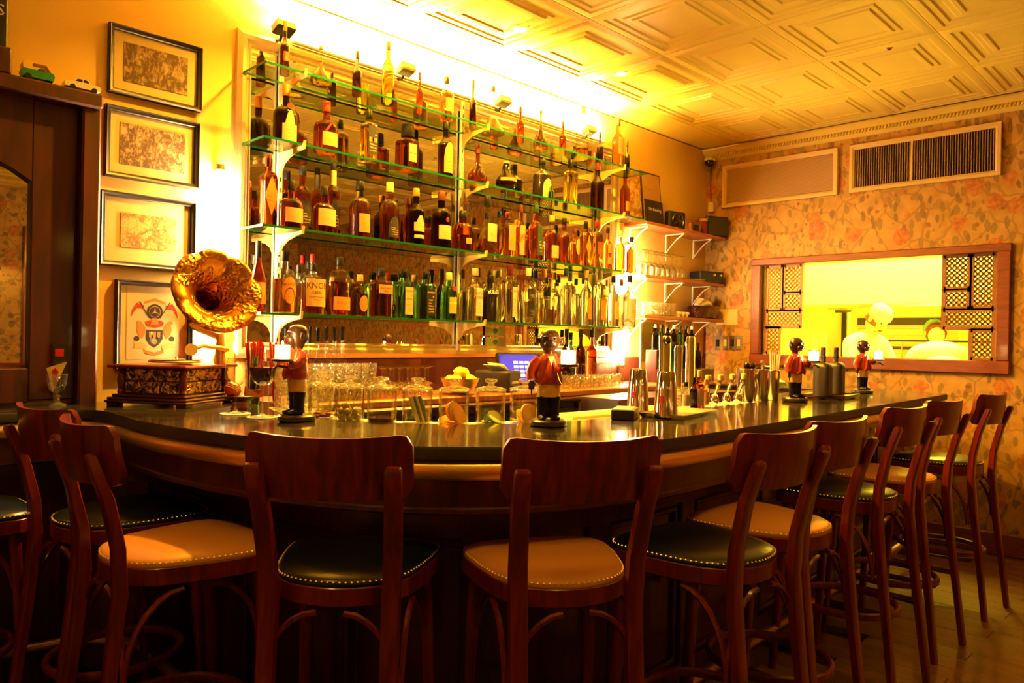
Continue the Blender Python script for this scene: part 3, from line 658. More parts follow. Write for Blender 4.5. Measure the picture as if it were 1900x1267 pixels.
for k in (-1, 1):
    flat([(k*x, z) for x, z in ((.038, -.01), (.052, .01), (.07, .02), (.078, .008), (.068, .0), (.074, -.02), (.066, -.045), (.05, -.06), (.04, -.04))], OR, 'lion', .0007)
    flat([(k*x, z) for x, z in ((.045, .085), (.075, .095), (.085, .08), (.095, .06), (.098, .03), (.09, .05), (.075, .07), (.05, .07))], RD, 'ribbon', .0007)
    flat([(k*x, z) for x, z in ((.02, .03), (.024, .03), (.066, .10), (.062, .102))], NV, 'sabre', .0009)
    flat([(k*x, z) for x, z in ((.03, -.09), (.055, -.075), (.085, -.078), (.08, -.09), (.088, -.10), (.06, -.10), (.035, -.11))], GD, 'scroll', .0008)
    flat([(k*x, z) for x, z in circ(.074, -.060, .012, 10)], NV, 'tail', .0006)
flat([(x, z) for x, z in ((-.04, -.108), (0, -.12), (.04, -.108), (.04, -.122), (0, -.135), (-.04, -.122))], OR, 'motto_scroll', .0009)
flat([(x, z) for x, z in ((-.045, .10), (0, .118), (.045, .10), (.045, .09), (0, .104), (-.045, .09))], OR, 'top_scroll', .0009)
# mirrored dark wood cabinet front at the near end of the bar
cb = empty('mirrored_cabinet', (0, 0, 0), 0, 'dark red wooden cabinet with arched mirror at the near end of the bar', 'cabinet')
X1, X0, ZT = -4.875, -6.55, 2.327
for c_, d in ((((X1-.035), -.05, ZT/2+.52), (.07, .10, ZT-1.08)), ((X0+.035, -.05, ZT/2+.52), (.07, .10, ZT-1.08)), (((X0+X1)/2, -.055, ZT-.03), (X1-X0, .13, .06))): MB().box(c_, d, ch=.008).build('casing', M['wood_door'], cb, 30)
zb = 1.10; xa, xb = -6.30, -5.105; zm0, zm1 = 1.235, 1.95
MB().box(((xb+X1-.07)/2, -.03, (zb+ZT)/2-.03), (X1-.07-xb, .04, ZT-zb-.06), ch=.004).build('stile', M['wood_door'], cb, None)
MB().box(((xa+X0+.07)/2, -.03, (zb+ZT)/2-.03), (xa-X0-.07, .04, ZT-zb-.06), ch=.004).build('stile', M['wood_door'], cb, None)
MB().box(((xa+xb)/2, -.03, (zb+zm0)/2-.01), (xb-xa, .04, zm0-zb), ch=.004).build('bottom_rail', M['wood_door'], cb, None)
arc = [(xa+(xb-xa)*i/20, zm1+.17*math.sin(PI*i/20)**.8) for i in range(21)]
m_ = MB(); P_ = arc+[(xb, ZT-.06), (xa, ZT-.06)]
m_.v = [(x, -.05, z) for x, z in P_]+[(x, -.01, z) for x, z in P_]; n_ = len(P_); m_.f = [tuple(range(n_)), tuple(range(2*n_-1, n_-1, -1))]+[(i, (i+1) % n_, n_+(i+1) % n_, n_+i) for i in range(n_)]
m_.build('arched_rail', M['wood_door'], cb, None)
MB().box(((xa+xb)/2, -.012, (zm0+zm1+.2)/2), (xb-xa+.02, .01, zm1+.2-zm0)).build('mirror_glass', M['mirror'], cb, None)
# ================================================================== bottles
def sh_s(t): return .5*(1+math.cos(PI*t))
def sh_r(t): return math.sqrt(max(0, 1-t*t))
def sh_c(t): return 1-t
BK = { # shoulder start, neck start, neck ratio, shoulder fn, squareness, depth factor, cap start
 'tall': (.58, .74, .36, sh_s, 2, 1, .86), 'wine': (.40, .78, .34, sh_s, 2, 1, .76), 'square': (.66, .77, .40, sh_r, 7, 1, .84), 'squat': (.46, .64, .28, sh_r, 2, .75, .80),
 'round': (.50, .72, .36, sh_r, 2, 1, .84), 'cone': (.06, .62, .26, sh_c, 2, .7, .82), 'tear': (.16, .66, .2, sh_s, 2, .55, .78), 'flask': (.56, .80, .26, sh_r, 2, .62, .86),
 'globe': (.12, .60, .28, None, 2, 1, .72), 'slim': (.52, .66, .38, sh_s, 2, 1, .82), 'bell': (.10, .55, .16, sh_s, 2, .7, .92), 'disc': (.04, .4, .16, sh_c, 2, 1, .88), 'sqshort': (.60, .70, .42, sh_r, 6, 1, .74), 'spire': (.38, .62, .28, sh_s, 2, 1, .80)}
def bprof(kind, R, H, top=None, shrink=1, zmin=0):
    zs_, zn, rn, fn, sq, dy, cs = BK[kind]; pr = [(R*.90*shrink, zmin), (R*shrink, zmin+.012*H)]
    if kind == 'globe':
        pr = [(R*.55, 0)]+[(R*shrink*max(math.sin(PI*(.18+.66*i/9)), rn), H*zn*(i/9)*.98+.002) for i in range(10)]
    else:
        if kind in ('bell', 'cone', 'disc', 'tear'): pr = [(R*.93*shrink, zmin), (R*shrink, zmin+.02*H), (R*shrink, H*zs_)]
        else: pr.append((R*shrink, H*zs_))
        for i in range(1, 9):
            t_ = i/8; pr.append((R*shrink*(rn+(1-rn)*fn(t_)), H*(zs_+(zn-zs_)*t_)))
    pr.append((R*rn*shrink, H*.95))
    if top is not None:
        o = []
        for (r0, z0), (r1, z1) in zip(pr, pr[1:]):
            if z0 >= top: break
            o.append((r0, z0))
            if z1 > top: o.append((r0+(r1-r0)*(top-z0)/(z1-z0), top)); break
        pr = o
    return pr
def surf(R, sq, dy, off):
    def f(u, z):
        if sq == 2: a = max(-1.45, min(1.45, u/R)); return ((R+off)*math.sin(a), -(R+off)*dy*math.cos(a), z)
        x = max(-R*.98, min(R*.98, u)); return (x, -(R*dy*(1-abs(x/R)**sq)**(1/sq)+off), z)
    return f
def label_on(e, f, shape, u0, z0, z1, m, name='label', n=12, off=None):
    mb = MB(); top = []; bot = []
    for i in range(n+1):
        t_ = -1+2*i/n; u = u0*t_; zc, hh = (z0+z1)/2, (z1-z0)/2
        if shape == 'rect': a, b = z0, z1
        elif shape == 'oval': k = math.sqrt(max(0, 1-t_*t_)); a, b = zc-hh*k, zc+hh*k
        elif shape == 'arch': k = math.sqrt(max(0, 1-t_*t_)); a, b = z0, z0+(z1-z0)*(.5+.5*k)
        elif shape == 'diamond': k = 1-abs(t_); a, b = zc-hh*k, zc+hh*k
        elif shape == 'keyhole': k = math.sqrt(max(0, 1-(t_/.55)**2)) if abs(t_) < .55 else 0; a, b = z0, z0+(z1-z0)*(.55+.45*k)
        bot.append(f(u, a)); top.append(f(u, b))
    mb.add(bot+top, [(i, i+1, n+2+i, n+1+i) for i in range(n)]); return mb.build(name, m, e, None)
def bottle(px, top, wpx, y, z0, kind, gl, fill, cap, lab, desc, where, extra=None, name='bottle'):
    zs_, zn, rn, fn, sq, dy, cs = BK[kind]
    x = colx(px, y, z0+.05); D = depth(x, y); R = wpx/2*D/FPX
    if sq > 2: R /= 1.22
    elif dy < 1: R /= .92
    H = rowz(top, x, y)-z0
    e = empty(name, (x, y, z0+.0005), 0, desc+' '+where, 'bottle', 'bottles '+where)
    n = 28 if sq == 2 else 32
    if fill is None or fill >= .97 or gl in ('black', 'dark'):
        MB().lathe(bprof(kind, R, H), n, sq=sq, sy=dy).build('glass_body', G[gl], e, 50)
    else:
        MB().lathe(bprof(kind, R, H), n, sq=sq, sy=dy).build('glass_body', M['glass'], e, 50)
        pr = bprof(kind, R, H, top=H*fill, shrink=.93, zmin=.004); MB().lathe(pr, n, sq=sq, sy=dy).build('liquid', G[gl], e, 50)
    rc = R*rn*1.12
    if cap:
        zc = H*cs
        if cap.endswith('!'): rc *= 1.5; cap = cap[:-1]
        MB().lathe([(rc*.97, zc), (rc, zc+.002), (rc*(.94), H-.002), (rc*.88, H)], 16, sy=1 if dy == 1 else .9).build('cap', CAP[cap], e, 40)
    f = surf(R, sq, dy, .0009)
    if lab:
        for L in (lab if isinstance(lab[0], tuple) else (lab,)):
            c_, shp, a, b, wf = L; label_on(e, f, shp, R*wf, H*a, H*b, LM[c_])
    if extra: extra(e, R, H, surf(R, sq, dy, .0016))
    return e
def words(*items):
    def ex(e, R, H, f):
        for s_, zc, sz, ink in items: put_text(s_, sz*H, lambda u, v: f(u, v+zc*H), 'lettering', ink, e)
    return ex
S1, S2, S3, S4 = 'on the topmost glass shelf', 'on the second highest glass shelf', 'on the third glass shelf', 'on the lowest glass shelf'
Z1, Z2, Z3, Z4 = SH[0][0], SH[1][0], SH[2][0], SH[3][0]
def ribbon(e, R, H, f):
    MB().lathe([(R*.36, H*.60), (R*.43, H*.56), (R*.46, H*.54), (R*.40, H*.545)], 16).build('neck_ribbon', CAP['red'], e)
    MB().add([f(-R*.1, H*.55), f(-R*.5, H*.40), f(-R*.35, H*.38), f(R*.02, H*.53)], [(0, 1, 2, 3)]).build('ribbon_tail', CAP['red'], e)
def seal(zc, r, c):
    def ex(e, R, H, f): label_on(e, f, 'oval', R*r, H*(zc-.04), H*(zc+.04), CAP[c], 'seal', 8)
    return ex
def both(*fs):
    def ex(*a):
        for g in fs: g(*a)
    return ex
def oval_ring(e, R, H, f): MB().tube([f(R*.45*math.cos(a), H*(.28+.13*math.sin(a))) for a in [2*PI*i/20 for i in range(21)]], .0012, 5).build('label_ring', CAP['brown'], e)
def pourer(e, R, H, f):
    MB().tube([(0, 0, H*.97), (0, 0, H*1.03), (.012, -.004, H*1.09)], [.009, .005, .003], 8).build('pourer', M['steel'], e)
rows = [
 # topmost
 (528, 40, 18, -.13, Z1, 'slim', 'dark', None, 'gold', ('red', 'rect', .25, .42, .7), 'tall black bottle with gold top and small red label', S1),
 (595, 86, 40, -.14, Z1, 'bell', 'yellow', .6, 'gold', None, 'bright yellow figure-shaped decanter', S1),
 (662, 95, 17, -.13, Z1, 'slim', 'dark', None, 'black', None, 'slender near-black bottle between two yellow ones', S1),
 (719, 78, 24, -.13, Z1, 'tall', 'yellow', .85, 'black', None, 'tall yellow liqueur bottle with a black cap', S1),
 (778, 135, 13, -.13, Z1, 'slim', 'cognac', None, 'brown', None, 'slender dark red bottle beside the black-capped orange one', S1),
 (828, 143, 27, -.13, Z1, 'tall', 'orange', .72, 'black', ('orange', 'rect', .2, .5, .8), 'broad orange bottle with a black cap', S1),
 (877, 148, 13, -.13, Z1, 'slim', 'dark', None, 'black', None, 'slender dark bottle next to the wide disc-shaped decanter', S1),
 (914, 160, 46, -.14, Z1, 'disc', 'yellow', .3, 'brown', None, 'wide disc-shaped decanter with a thin neck', S1),
 (965, 198, 14, -.13, Z1, 'slim', 'cognac', None, 'brown', None, 'slender dark red bottle beside the amber bell decanter', S1),
 (1003, 205, 30, -.13, Z1, 'bell', 'whiskey', None, 'brown', None, 'amber bell-shaped decanter with a long thin neck', S1),
 (1044, 226, 13, -.13, Z1, 'slim', 'cognac', None, 'brown', None, 'slender dark red bottle just past the bell decanter', S1),
 (1080, 198, 24, -.13, Z1, 'tall', 'orange', .22, 'gold', None, 'tall clear bottle with a little orange spirit left', S1),
 (1113, 245, 12, -.13, Z1, 'slim', 'dark', None, 'black', None, 'slender dark bottle beside the almost empty clear one', S1),
 (1146, 220, 22, -.13, Z1, 'tall', 'amber', None, 'black', ('cream', 'rect', .3, .62, .8), 'amber bottle with a wide cream label near the kitchen end', S1),
 (1163, 262, 10, -.12, Z1, 'slim', 'black', None, 'black', None, 'small black bottle at the kitchen end', S1),
 # second
 (530, 157, 44, -.15, Z2, 'squat', 'dark', None, 'orange', ('beige', 'keyhole', .05, .55, .65), 'round-shouldered dark bottle with a keyhole-shaped beige label', S2, seal(.62, .3, 'red')),
 (605, 189, 44, -.16, Z2, 'squat', 'cognac', None, 'red', ('gold', 'rect', .12, .38, .7), 'squat brown bottle with red cap and red neck ribbon', S2, ribbon),
 (684, 205, 33, -.15, Z2, 'square', 'amber', .72, 'black', (('black', 'rect', .14, .68, .75), ('orange', 'rect', .38, .46, .6)), 'square amber bottle with black label and orange stripe', S2),
 (755, 232, 43, -.15, Z2, 'sqshort', 'cognac', None, 'black!', ('beige', 'rect', .18, .56, .5), 'square brown decanter with a big black stopper', S2, words(('DISARONNO', .36, .045, INK))),
 (826, 226, 28, -.15, Z2, 'tall', 'dark', None, 'black', ('orange', 'arch', .1, .62, .85), 'black bottle with an arched orange label', S2),
 (886, 268, 42, -.15, Z2, 'tear', 'cognac', None, 'brown', None, 'teardrop-shaped purplish brown bottle with engraved oval', S2, oval_ring),
 (939, 299, 39, -.16, Z2, 'globe', 'dark', None, 'cork', ('orange', 'rect', .32, .42, 1.3), 'globe-shaped dark bottle with an orange band', S2),
 (1005, 295, 34, -.14, Z2, 'tall', 'black', None, 'black', ('beige', 'arch', .05, .5, .7), 'broad black bottle with an arched beige label', S2),
 (1023, 345, 11, -.21, Z2, 'round', 'green', None, 'darkgreen', None, 'tiny green bottle in front of the broad black one', S2),
 (1058, 297, 27, -.14, Z2, 'square', 'yellow', .9, 'black', None, 'ribbed yellow bottle with a black cap and round medallion', S2, seal(.45, .5, 'brown')),
 (1108, 304, 25, -.14, Z2, 'tall', 'dark', None, 'wine', None, 'dark purple bottle beside the ribbed yellow one', S2),
 (1159, 318, 18, -.14, Z2, 'tall', 'cognac', None, 'black', ('orange', 'rect', .15, .35, .7), 'small brown bottle at the kitchen end', S2),
 # third
 (497, 288, 33, -.14, Z3, 'square', 'whiskey', None, 'brown', ('orange', 'diamond', .16, .72, .98), 'dark red capped whiskey bottle with a diamond orange label', S3),
 (540, 336, 43, -.20, Z3, 'squat', 'cognac', None, 'black', ('beige', 'rect', .12, .42, .85), 'squat brown flask with ragged beige label, nearer the gramophone', S3),
 (560, 309, 34, -.09, Z3, 'tall', 'whiskey', None, 'black', ('black', 'arch', .1, .5, .8), 'tall red-brown bottle behind the squat flask', S3),
 (601, 346, 42, -.20, Z3, 'squat', 'cognac', None, 'black', ('cream', 'rect', .14, .5, .9), 'squat brown flask with cream label, second of the pair', S3),
 (617, 304, 27, -.09, Z3, 'tall', 'cognac', None, 'black', ('black', 'rect', .1, .5, .6), 'tall brown bottle with cream neck sleeve', S3, lambda e, R, H, f: MB().lathe([(R*.44, H*.70), (R*.44, H*.9)], 14).build('neck_sleeve', CAP['cream'], e)),
 (667, 337, 40, -.16, Z3, 'round', 'whiskey', .66, 'black', ('gold', 'rect', .1, .42, .62), 'broad-shouldered rum-coloured bottle with gold label and black neck', S3),
 (722, 339, 36, -.15, Z3, 'round', 'whiskey', .8, 'cream', ('navy', 'arch', .08, .42, .65), 'bulb-necked brown bottle with cream cap and arched navy label', S3),
 (757, 367, 20, -.07, Z3, 'tall', 'cognac', None, 'brown', None, 'narrow brown bottle tucked behind the orange-topped one', S3),
 (771, 350, 31, -.17, Z3, 'tall', 'dark', None, 'orange', (('cream', 'keyhole', .24, .52, .85), ('cream', 'rect', .12, .18, .8)), 'dark bottle with orange top and curvy cream label', S3),
 (818, 356, 37, -.16, Z3, 'round', 'dark', .9, 'brown', ('cream', 'rect', .16, .40, .9), 'round-shouldered black bottle with curved cream label', S3, seal(.5, .2, 'red')),
 (858, 392, 38, -.17, Z3, 'round', 'cognac', None, 'black', ('gold', 'rect', .18, .32, .35), 'plump dark brown bottle with tiny gold label', S3),
 (863, 358, 22, -.07, Z3, 'tall', 'clear', .3, 'cork', None, 'clear bottle standing behind the plump dark brown one', S3),
 (903, 364, 44, -.16, Z3, 'cone', 'cognac', .26, 'black', ('cream', 'rect', .22, .52, .5), 'cone-shaped clear decanter with a little dark spirit', S3),
 (925, 392, 22, -.07, Z3, 'tall', 'pale', .5, 'darkgreen', None, 'green-capped clear bottle behind the cone decanter', S3),
 (941, 394, 31, -.17, Z3, 'square', 'amber', .62, 'brown', ('orange', 'rect', .15, .7, .7), 'amber square bottle with a large orange label', S3),
 (965, 380, 19, -.10, Z3, 'tall', 'amber', None, 'brown', ('beige', 'rect', .1, .62, .9), 'slim amber bottle with a tall beige label', S3),
 (993, 381, 28, -.16, Z3, 'tall', 'whiskey', None, 'darkgreen', ('green', 'rect', .1, .62, .5), 'amber bottle with dark green cap and green strip label', S3),
 (1023, 400, 27, -.17, Z3, 'tall', 'whiskey', .7, 'gold', ('beige', 'rect', .1, .36, .8), 'amber bottle with a low square yellow label', S3),
 (1046, 405, 22, -.18, Z3, 'tall', 'whiskey', .8, 'black', None, 'small amber bottle with stepped black cap', S3),
 (1066, 424, 19, -.15, Z3, 'tall', 'amber', None, 'brown', ('beige', 'oval', .3, .72, .6), 'small amber bottle with oval beige label', S3),
 (1086, 411, 20, -.15, Z3, 'square', 'amber', None, 'black', ('orange', 'diamond', .2, .7, .9), 'tall square amber bottle with a slanting label', S3),
 (1106, 409, 26, -.16, Z3, 'square', 'amber', .75, 'wine', ('red', 'rect', .3, .55, .8), 'orange-red square bottle with a slanting red label', S3),
 (1127, 422, 17, -.15, Z3, 'tall', 'amber', None, 'black', (('gold', 'rect', .4, .6, .8), ('gold', 'rect', .15, .3, .8)), 'amber bottle with two small gold labels', S3),
 (1150, 428, 20, -.15, Z3, 'tall', 'orange', .7, 'silver', None, 'orange spirit bottle in the glare of the wall lamp', S3),
 (1171, 440, 20, -.15, Z3, 'tall', 'orange', .75, 'black', None, 'orange spirit bottle with black cap at the kitchen end', S3),
 # lowest
 (478, 447, 29, -.14, Z4, 'wine', 'red', .8, 'black', ('beige', 'rect', .12, .42, .9), 'sloping rosy red bottle with a long black neck sleeve', S4),
 (527, 466, 43, -.16, Z4, 'round', 'amber', .55, 'black', ('orange', 'oval', .16, .58, .72), 'clear bourbon bottle with oval orange label and pourer', S4, both(words(("MICHTER'S", .46, .055, INK)), oval_ring)),
 (553, 492, 26, -.06, Z4, 'round', 'whiskey', .5, 'black', None, 'half-hidden dark spirit bottle behind the oval-labelled one', S4),
 (578, 472, 22, -.06, Z4, 'tall', 'whiskey', .5, 'red', None, 'red-capped bottle behind the bottle with the big lettered label', S4),
 (581, 490, 45, -.17, Z4, 'flask', 'whiskey', .35, 'black', ('beige', 'rect', .16, .70, .95), 'flat bourbon bottle with large beige lettered label', S4, words(('KNOB', .56, .17, INK), ('CREEK', .43, .075, INK), ('STRAIGHT BOURBON', .34, .035, INK), ('WHISKEY', .28, .035, INK))),
 (629, 478, 43, -.16, Z4, 'flask', 'cognac', .58, 'black', ('orange', 'rect', .10, .32, .85), 'frontier-style flask with low bright orange label', S4, words(('BULLEIT', .22, .06, INKR))),
 (667, 510, 31, -.14, Z4, 'round', 'cognac', .55, 'orange', ('orange', 'oval', .12, .5, .6), 'round-shouldered brown bottle with oval label, orange-topped', S4),
 (706, 498, 42, -.16, Z4, 'square', 'whiskey', .75, 'black', ('gold', 'rect', .48, .66, .9), 'square dark whiskey bottle with gold shoulder label', S4, words(('GENTLEMAN', .585, .05, INK), ('JACK', .53, .05, INK))),
 (719, 506, 20, -.06, Z4, 'tall', 'whiskey', None, 'red', None, 'red-capped bottle behind the square dark whiskey', S4),
 (732, 545, 14, -.10, Z4, 'slim', 'cognac', None, 'black', ('red', 'rect', .35, .5, .9), 'narrow dark bottle between the square whiskey and the teal bottles', S4),
 (750, 501, 36, -.16, Z4, 'square', 'teal', None, 'black', ('cream', 'rect', .08, .64, .62), 'teal square gin bottle with cream label', S4, words(('BOMBAY', .56, .05, INK), ('SAPPHIRE', .40, .035, INK))),
 (742, 508, 16, -.06, Z4, 'tall', 'green', None, 'green', None, 'green-topped bottle behind the first teal bottle', S4),
 (790, 505, 37, -.16, Z4, 'square', 'teal', None, 'black', ('black', 'rect', .08, .64, .62), 'teal square gin bottle with black label', S4, words(('BOMBAY', .56, .05, INKG), ('EAST', .40, .045, INKG))),
 (776, 507, 16, -.06, Z4, 'tall', 'pale', .5, 'cork', None, 'cork-topped clear bottle behind the second teal bottle', S4),
 (819, 499, 22, -.06, Z4, 'tall', 'dark', None, 'black', None, 'dark bottle with round black stopper behind the green gin', S4),
 (832, 506, 31, -.17, Z4, 'round', 'green', None, 'cream', ('lime', 'rect', .14, .48, .6), 'bright green gin bottle with red seal and cream cap', S4, both(seal(.66, .3, 'red'), words(('TANQUERAY', .36, .04, INKW)))),
 (858, 500, 15, -.06, Z4, 'slim', 'clear', .6, 'black', None, 'slim clear bottle squeezed beside the middle upright', S4),
 (880, 498, 32, -.16, Z4, 'tall', 'clear', .8, 'cream', ('white', 'rect', .1, .62, .55), 'clear vodka bottle with tall white label', S4, words(('KETEL', .52, .07, INK), ('ONE', .44, .07, INK))),
 (909, 511, 31, -.17, Z4, 'round', 'black', None, 'black', None, 'broad-shouldered solid black gin bottle', S4, words(('BULLDOG', .62, .08, INKW))),
 (926, 500, 18, -.06, Z4, 'tall', 'clear', .7, 'silver', None, 'clear bottle with steel cap behind the black one', S4),
 (945, 493, 34, -.16, Z4, 'square', 'clear', .8, 'wine', ('white', 'rect', .1, .62, .45), 'clear square gin bottle with burgundy cap', S4, both(words(('BEEFEATER', .55, .045, INKR)), seal(.4, .12, 'orange'))),
 (979, 498, 27, -.16, Z4, 'tall', 'clear', .6, 'silver', (('navy', 'rect', .44, .62, .85), ('black', 'rect', .12, .40, .85)), 'clear bottle with navy over black label', S4),
 (1015, 532, 35, -.18, Z4, 'sqshort', 'pale', .4, 'black', None, 'short square tequila bottle with horseshoe mark and black stopper', S4, lambda e, R, H, f: MB().tube([f(R*(.45+.3*math.cos(a)), H*(.26+.13*math.sin(a))) for a in [-.9+i*(PI+1.8)/14 for i in range(15)]], .0035, 6).build('horseshoe', CAP['brown'], e)),
 (1008, 500, 22, -.07, Z4, 'tall', 'clear', .6, 'orange', None, 'tall clear bottle with orange cap behind the short tequila', S4),
 (1049, 498, 22, -.15, Z4, 'tall', 'clear', .75, 'darkgreen', None, 'tall clear bottle with dark cap after the short tequila', S4),
 (1036, 512, 17, -.07, Z4, 'tall', 'clear', .6, 'black', None, 'clear black-capped bottle behind the tall dark-capped one', S4),
 (1068, 517, 19, -.10, Z4, 'tall', 'clear', .7, 'navy', None, 'clear bottle with navy cap in the back row', S4),
 (1087, 502, 22, -.16, Z4, 'tall', 'clear', .8, 'cork', ('orange', 'rect', .12, .5, .5), 'clear bottle with tan cap and orange label', S4),
 (1112, 503, 24, -.15, Z4, 'square', 'clear', .8, 'white', ('gold', 'rect', .12, .5, .8), 'clear square bottle with dark gilt pattern', S4),
 (1137, 511, 22, -.15, Z4, 'tall', 'clear', .8, 'black', ('yellow', 'rect', .15, .5, .6), 'clear yellow-labelled black-capped bottle in the lamp glare', S4),
 (1152, 518, 18, -.08, Z4, 'tall', 'clear', .7, 'orange', None, 'clear bottle with orange stopper in the lamp glare', S4),
 (1167, 511, 25, -.16, Z4, 'tall', 'clear', .8, 'black', ('white', 'rect', .15, .55, .8), 'last clear bottle, with a white label, at the kitchen end', S4)]
for r in rows: bottle(*r)

# ================================================================== glassware
def dupm(proto, loc, rz=0, label=None, group=None): return dup(proto, loc, rz, label, group, PK[proto.name])
PK = {}
def proto(e): PK[e.name] = kids(e); return e
def wineglass(loc, R=.036, H=.19, inv=False, label='', group=None, liquid=None, bowl=.45):
    e = empty('wine_glass', loc, 0, label, 'glass', group)
    hb = H*bowl; zst = H-hb
    b = [(.004, zst), (R*.55, zst+hb*.06), (R*.88, zst+hb*.22), (R, zst+hb*.45), (R*.92, zst+hb*.75), (R*.78, H)]
    st = [(R*.9, 0), (R*.88, .002), (R*.3, .005), (.0045, .014), (.0035, zst*.5), (.004, zst-.002), (.008, zst+.004)]
    Mx = Matrix.Translation((0, 0, H)) @ Matrix.Rotation(PI, 4, 'X') if inv else None
    mb = MB(); nb = len(b); n = 20
    vs = []
    for r, z in b:
        for i in range(n): a = 2*PI*i/n; vs.append((r*math.cos(a), r*math.sin(a), z))
    mb.add(vs, [(j*n+i, j*n+(i+1) % n, (j+1)*n+(i+1) % n, (j+1)*n+i) for j in range(nb-1) for i in range(n)], Mx)
    mb.tube([(R*.78*math.cos(2*PI*i/n), R*.78*math.sin(2*PI*i/n), H) for i in range(n+1)], .0009, 5, M=Mx, cap=False)
    mb.build('bowl', M['glass'], e, 60); MB().lathe(st, 16, M=Mx).build('stem', M['glass'], e, 60)
    if liquid:
        lv = zst+hb*.48; pr = [(.003, zst+.003)]+[(r*.96, z+.002) for r, z in b[1:3]]+[(R*.965, lv)]; MB().lathe(pr, 20, M=Mx).build('wine', liquid, e, 50)
    return e
def tumbler(loc, R=.036, H=.09, label='', group=None, cut=True, inv=False):
    e = empty('tumbler', loc, 0, label, 'glass', group); n = 24; mb = MB(); vs = []
    prof = [(R*.85, .001), (R*.9, .012), (R*.97, H*.5), (R, H)]
    for j, (r, z) in enumerate(prof):
        for i in range(n): a = 2*PI*i/n; k = 1-(.07 if cut and i % 2 and j < 3 else 0); vs.append((r*k*math.cos(a), r*k*math.sin(a), z))
    mb.add(vs, [(j*n+i, j*n+(i+1) % n, (j+1)*n+(i+1) % n, (j+1)*n+i) for j in range(3) for i in range(n)]); mb.build('glass_wall', M['cutglass'], e, 20)
    MB().lathe([(R*.84, .0005), (R*.86, .011), (.01, .012)], 16).build('glass_base', M['cutglass'], e); return e
M['cutglass'] = glassy('cut_crystal', (.93, .92, .84), (.62, .60, .42), 2.0, .02, 2.2)
tc_ = NT(M['cutglass']); vb_ = tc_.nd('ShaderNodeTexVoronoi', inp={'Vector': tc_.coord('Object'), 'Scale': 70.0}); bp_ = tc_.nd('ShaderNodeBump', inp={'Height': vb_.outputs[0], 'Strength': .8, 'Distance': .01}); [tc_.l.new(bp_.outputs[0], n_.inputs['Normal']) for n_ in tc_.n if n_.bl_idname in ('ShaderNodeBsdfGlossy', 'ShaderNodeBsdfAnisotropic', 'ShaderNodeLayerWeight')]; ou = tc_.n['Material Output']; sh0 = ou.inputs[0].links[0].from_socket; df = tc_.nd('ShaderNodeBsdfTranslucent', inp={'Color': (.95, .88, .62, 1)}); dd = tc_.nd('ShaderNodeBsdfDiffuse', inp={'Color': (.95, .88, .62, 1)}); m1 = tc_.nd('ShaderNodeMixShader', inp={0: .5, 1: df.outputs[0], 2: dd.outputs[0]}); m2 = tc_.nd('ShaderNodeMixShader', inp={0: .07, 1: sh0, 2: m1.outputs[0]}); tc_.l.new(m2.outputs[0], ou.inputs[0])
# cut crystal on the back counter and glasses upside down
W = BBT+.0005
base_t = proto(tumbler((-4.0, -.40, W), .036, .085, 'cut crystal tumbler on the back counter behind the garnish jars', 'cut crystal tumblers on the back counter'))
for i, px in enumerate(range(560, 700, 15)):
    for yy in (-.44, -.36):
        if i == 0 and yy == -.44: base_t.location = (colx(px, yy, W), yy, W); continue
        dupm(base_t, (colx(px, yy, W), yy, W), random.random())
        if yy == -.44 and px < 690: dupm(base_t, (colx(px+4, yy, W), yy, W+.087), random.random(), 'cut crystal tumbler stacked on another one behind the garnish jars', 'stacked cut crystal tumblers')
inv_p = proto(wineglass((0, 0, W), .034, .15, True, 'stemmed glass standing upside down on the back counter by the lemon bowl', 'upturned stem glasses on the back counter'))
first = True
for i, px in enumerate(range(628, 800, 16)):
    for yy in (-.42, -.33, -.24):
        p_ = (colx(px+(6 if yy == -.33 else 0), yy, W), yy, W)
        if px < 700 and yy < -.3: continue
        if first: inv_p.location = p_; first = False
        else: dupm(inv_p, p_)
inv_p2 = None
for i, px in enumerate(range(1052, 1146, 13)):
    for yy in (-.42, -.34, -.26, -.18):
        lb, gp = 'clear glass in the crowd on the bright kitchen end of the back counter', 'glasses massed at the bright end of the back counter'
        p_ = (colx(px+(5 if yy in (-.34, -.18) else 0), yy, W), yy, W)
        if yy == -.42: dupm(base_t, p_, random.random(), lb, gp)
        else: dupm(inv_p, p_, 0, lb, gp)
# crystal on the service ledge
cr_sp = [(-4.30, -.60), (-4.30, -.72), (-4.29, -.84), (-4.36, -.66), (-4.37, -.78), (-4.38, -.90)]
for i, p_ in enumerate(cr_sp): dupm(base_t, (*p_, BH-.0115), .3*i, 'cut crystal tumbler on the service ledge behind the wine glass', 'crystal tumblers behind the wine glass')
for i, p_ in enumerate(cr_sp[:5]): dupm(base_t, (*p_, BH-.0115+.087), .5*i, 'cut crystal tumbler stacked on another behind the wine glass', 'stacked crystal tumblers behind the wine glass')
# red wine glass and its neighbour
x_, y_ = -4.60, -.955
wineglass((x_, y_, BH+.004), .048, .245, False, 'stemmed glass half full of red wine near the gramophone', None, G['wine'], .56)
wineglass((-4.62, -.79, BH+.004), .040, .20, False, 'empty stemmed glass just behind the red wine', None, None, .5)
for i, (a, b, lb) in enumerate(((x_, y_, 'under the red wine'), (-4.62, -.79, 'under the empty stemmed glass'))):
    mb = MB(); mb.prism([(.052*math.cos(2*PI*k/32)*(1+.04*(k % 2)), .052*math.sin(2*PI*k/32)*(1+.04*(k % 2))) for k in range(32)], 0, .0035); o = mb.build('paper_coaster', M['white'], None, None, (a, b, BH+.0004)); tag(o, 'white scalloped paper coaster '+lb, 'coaster')

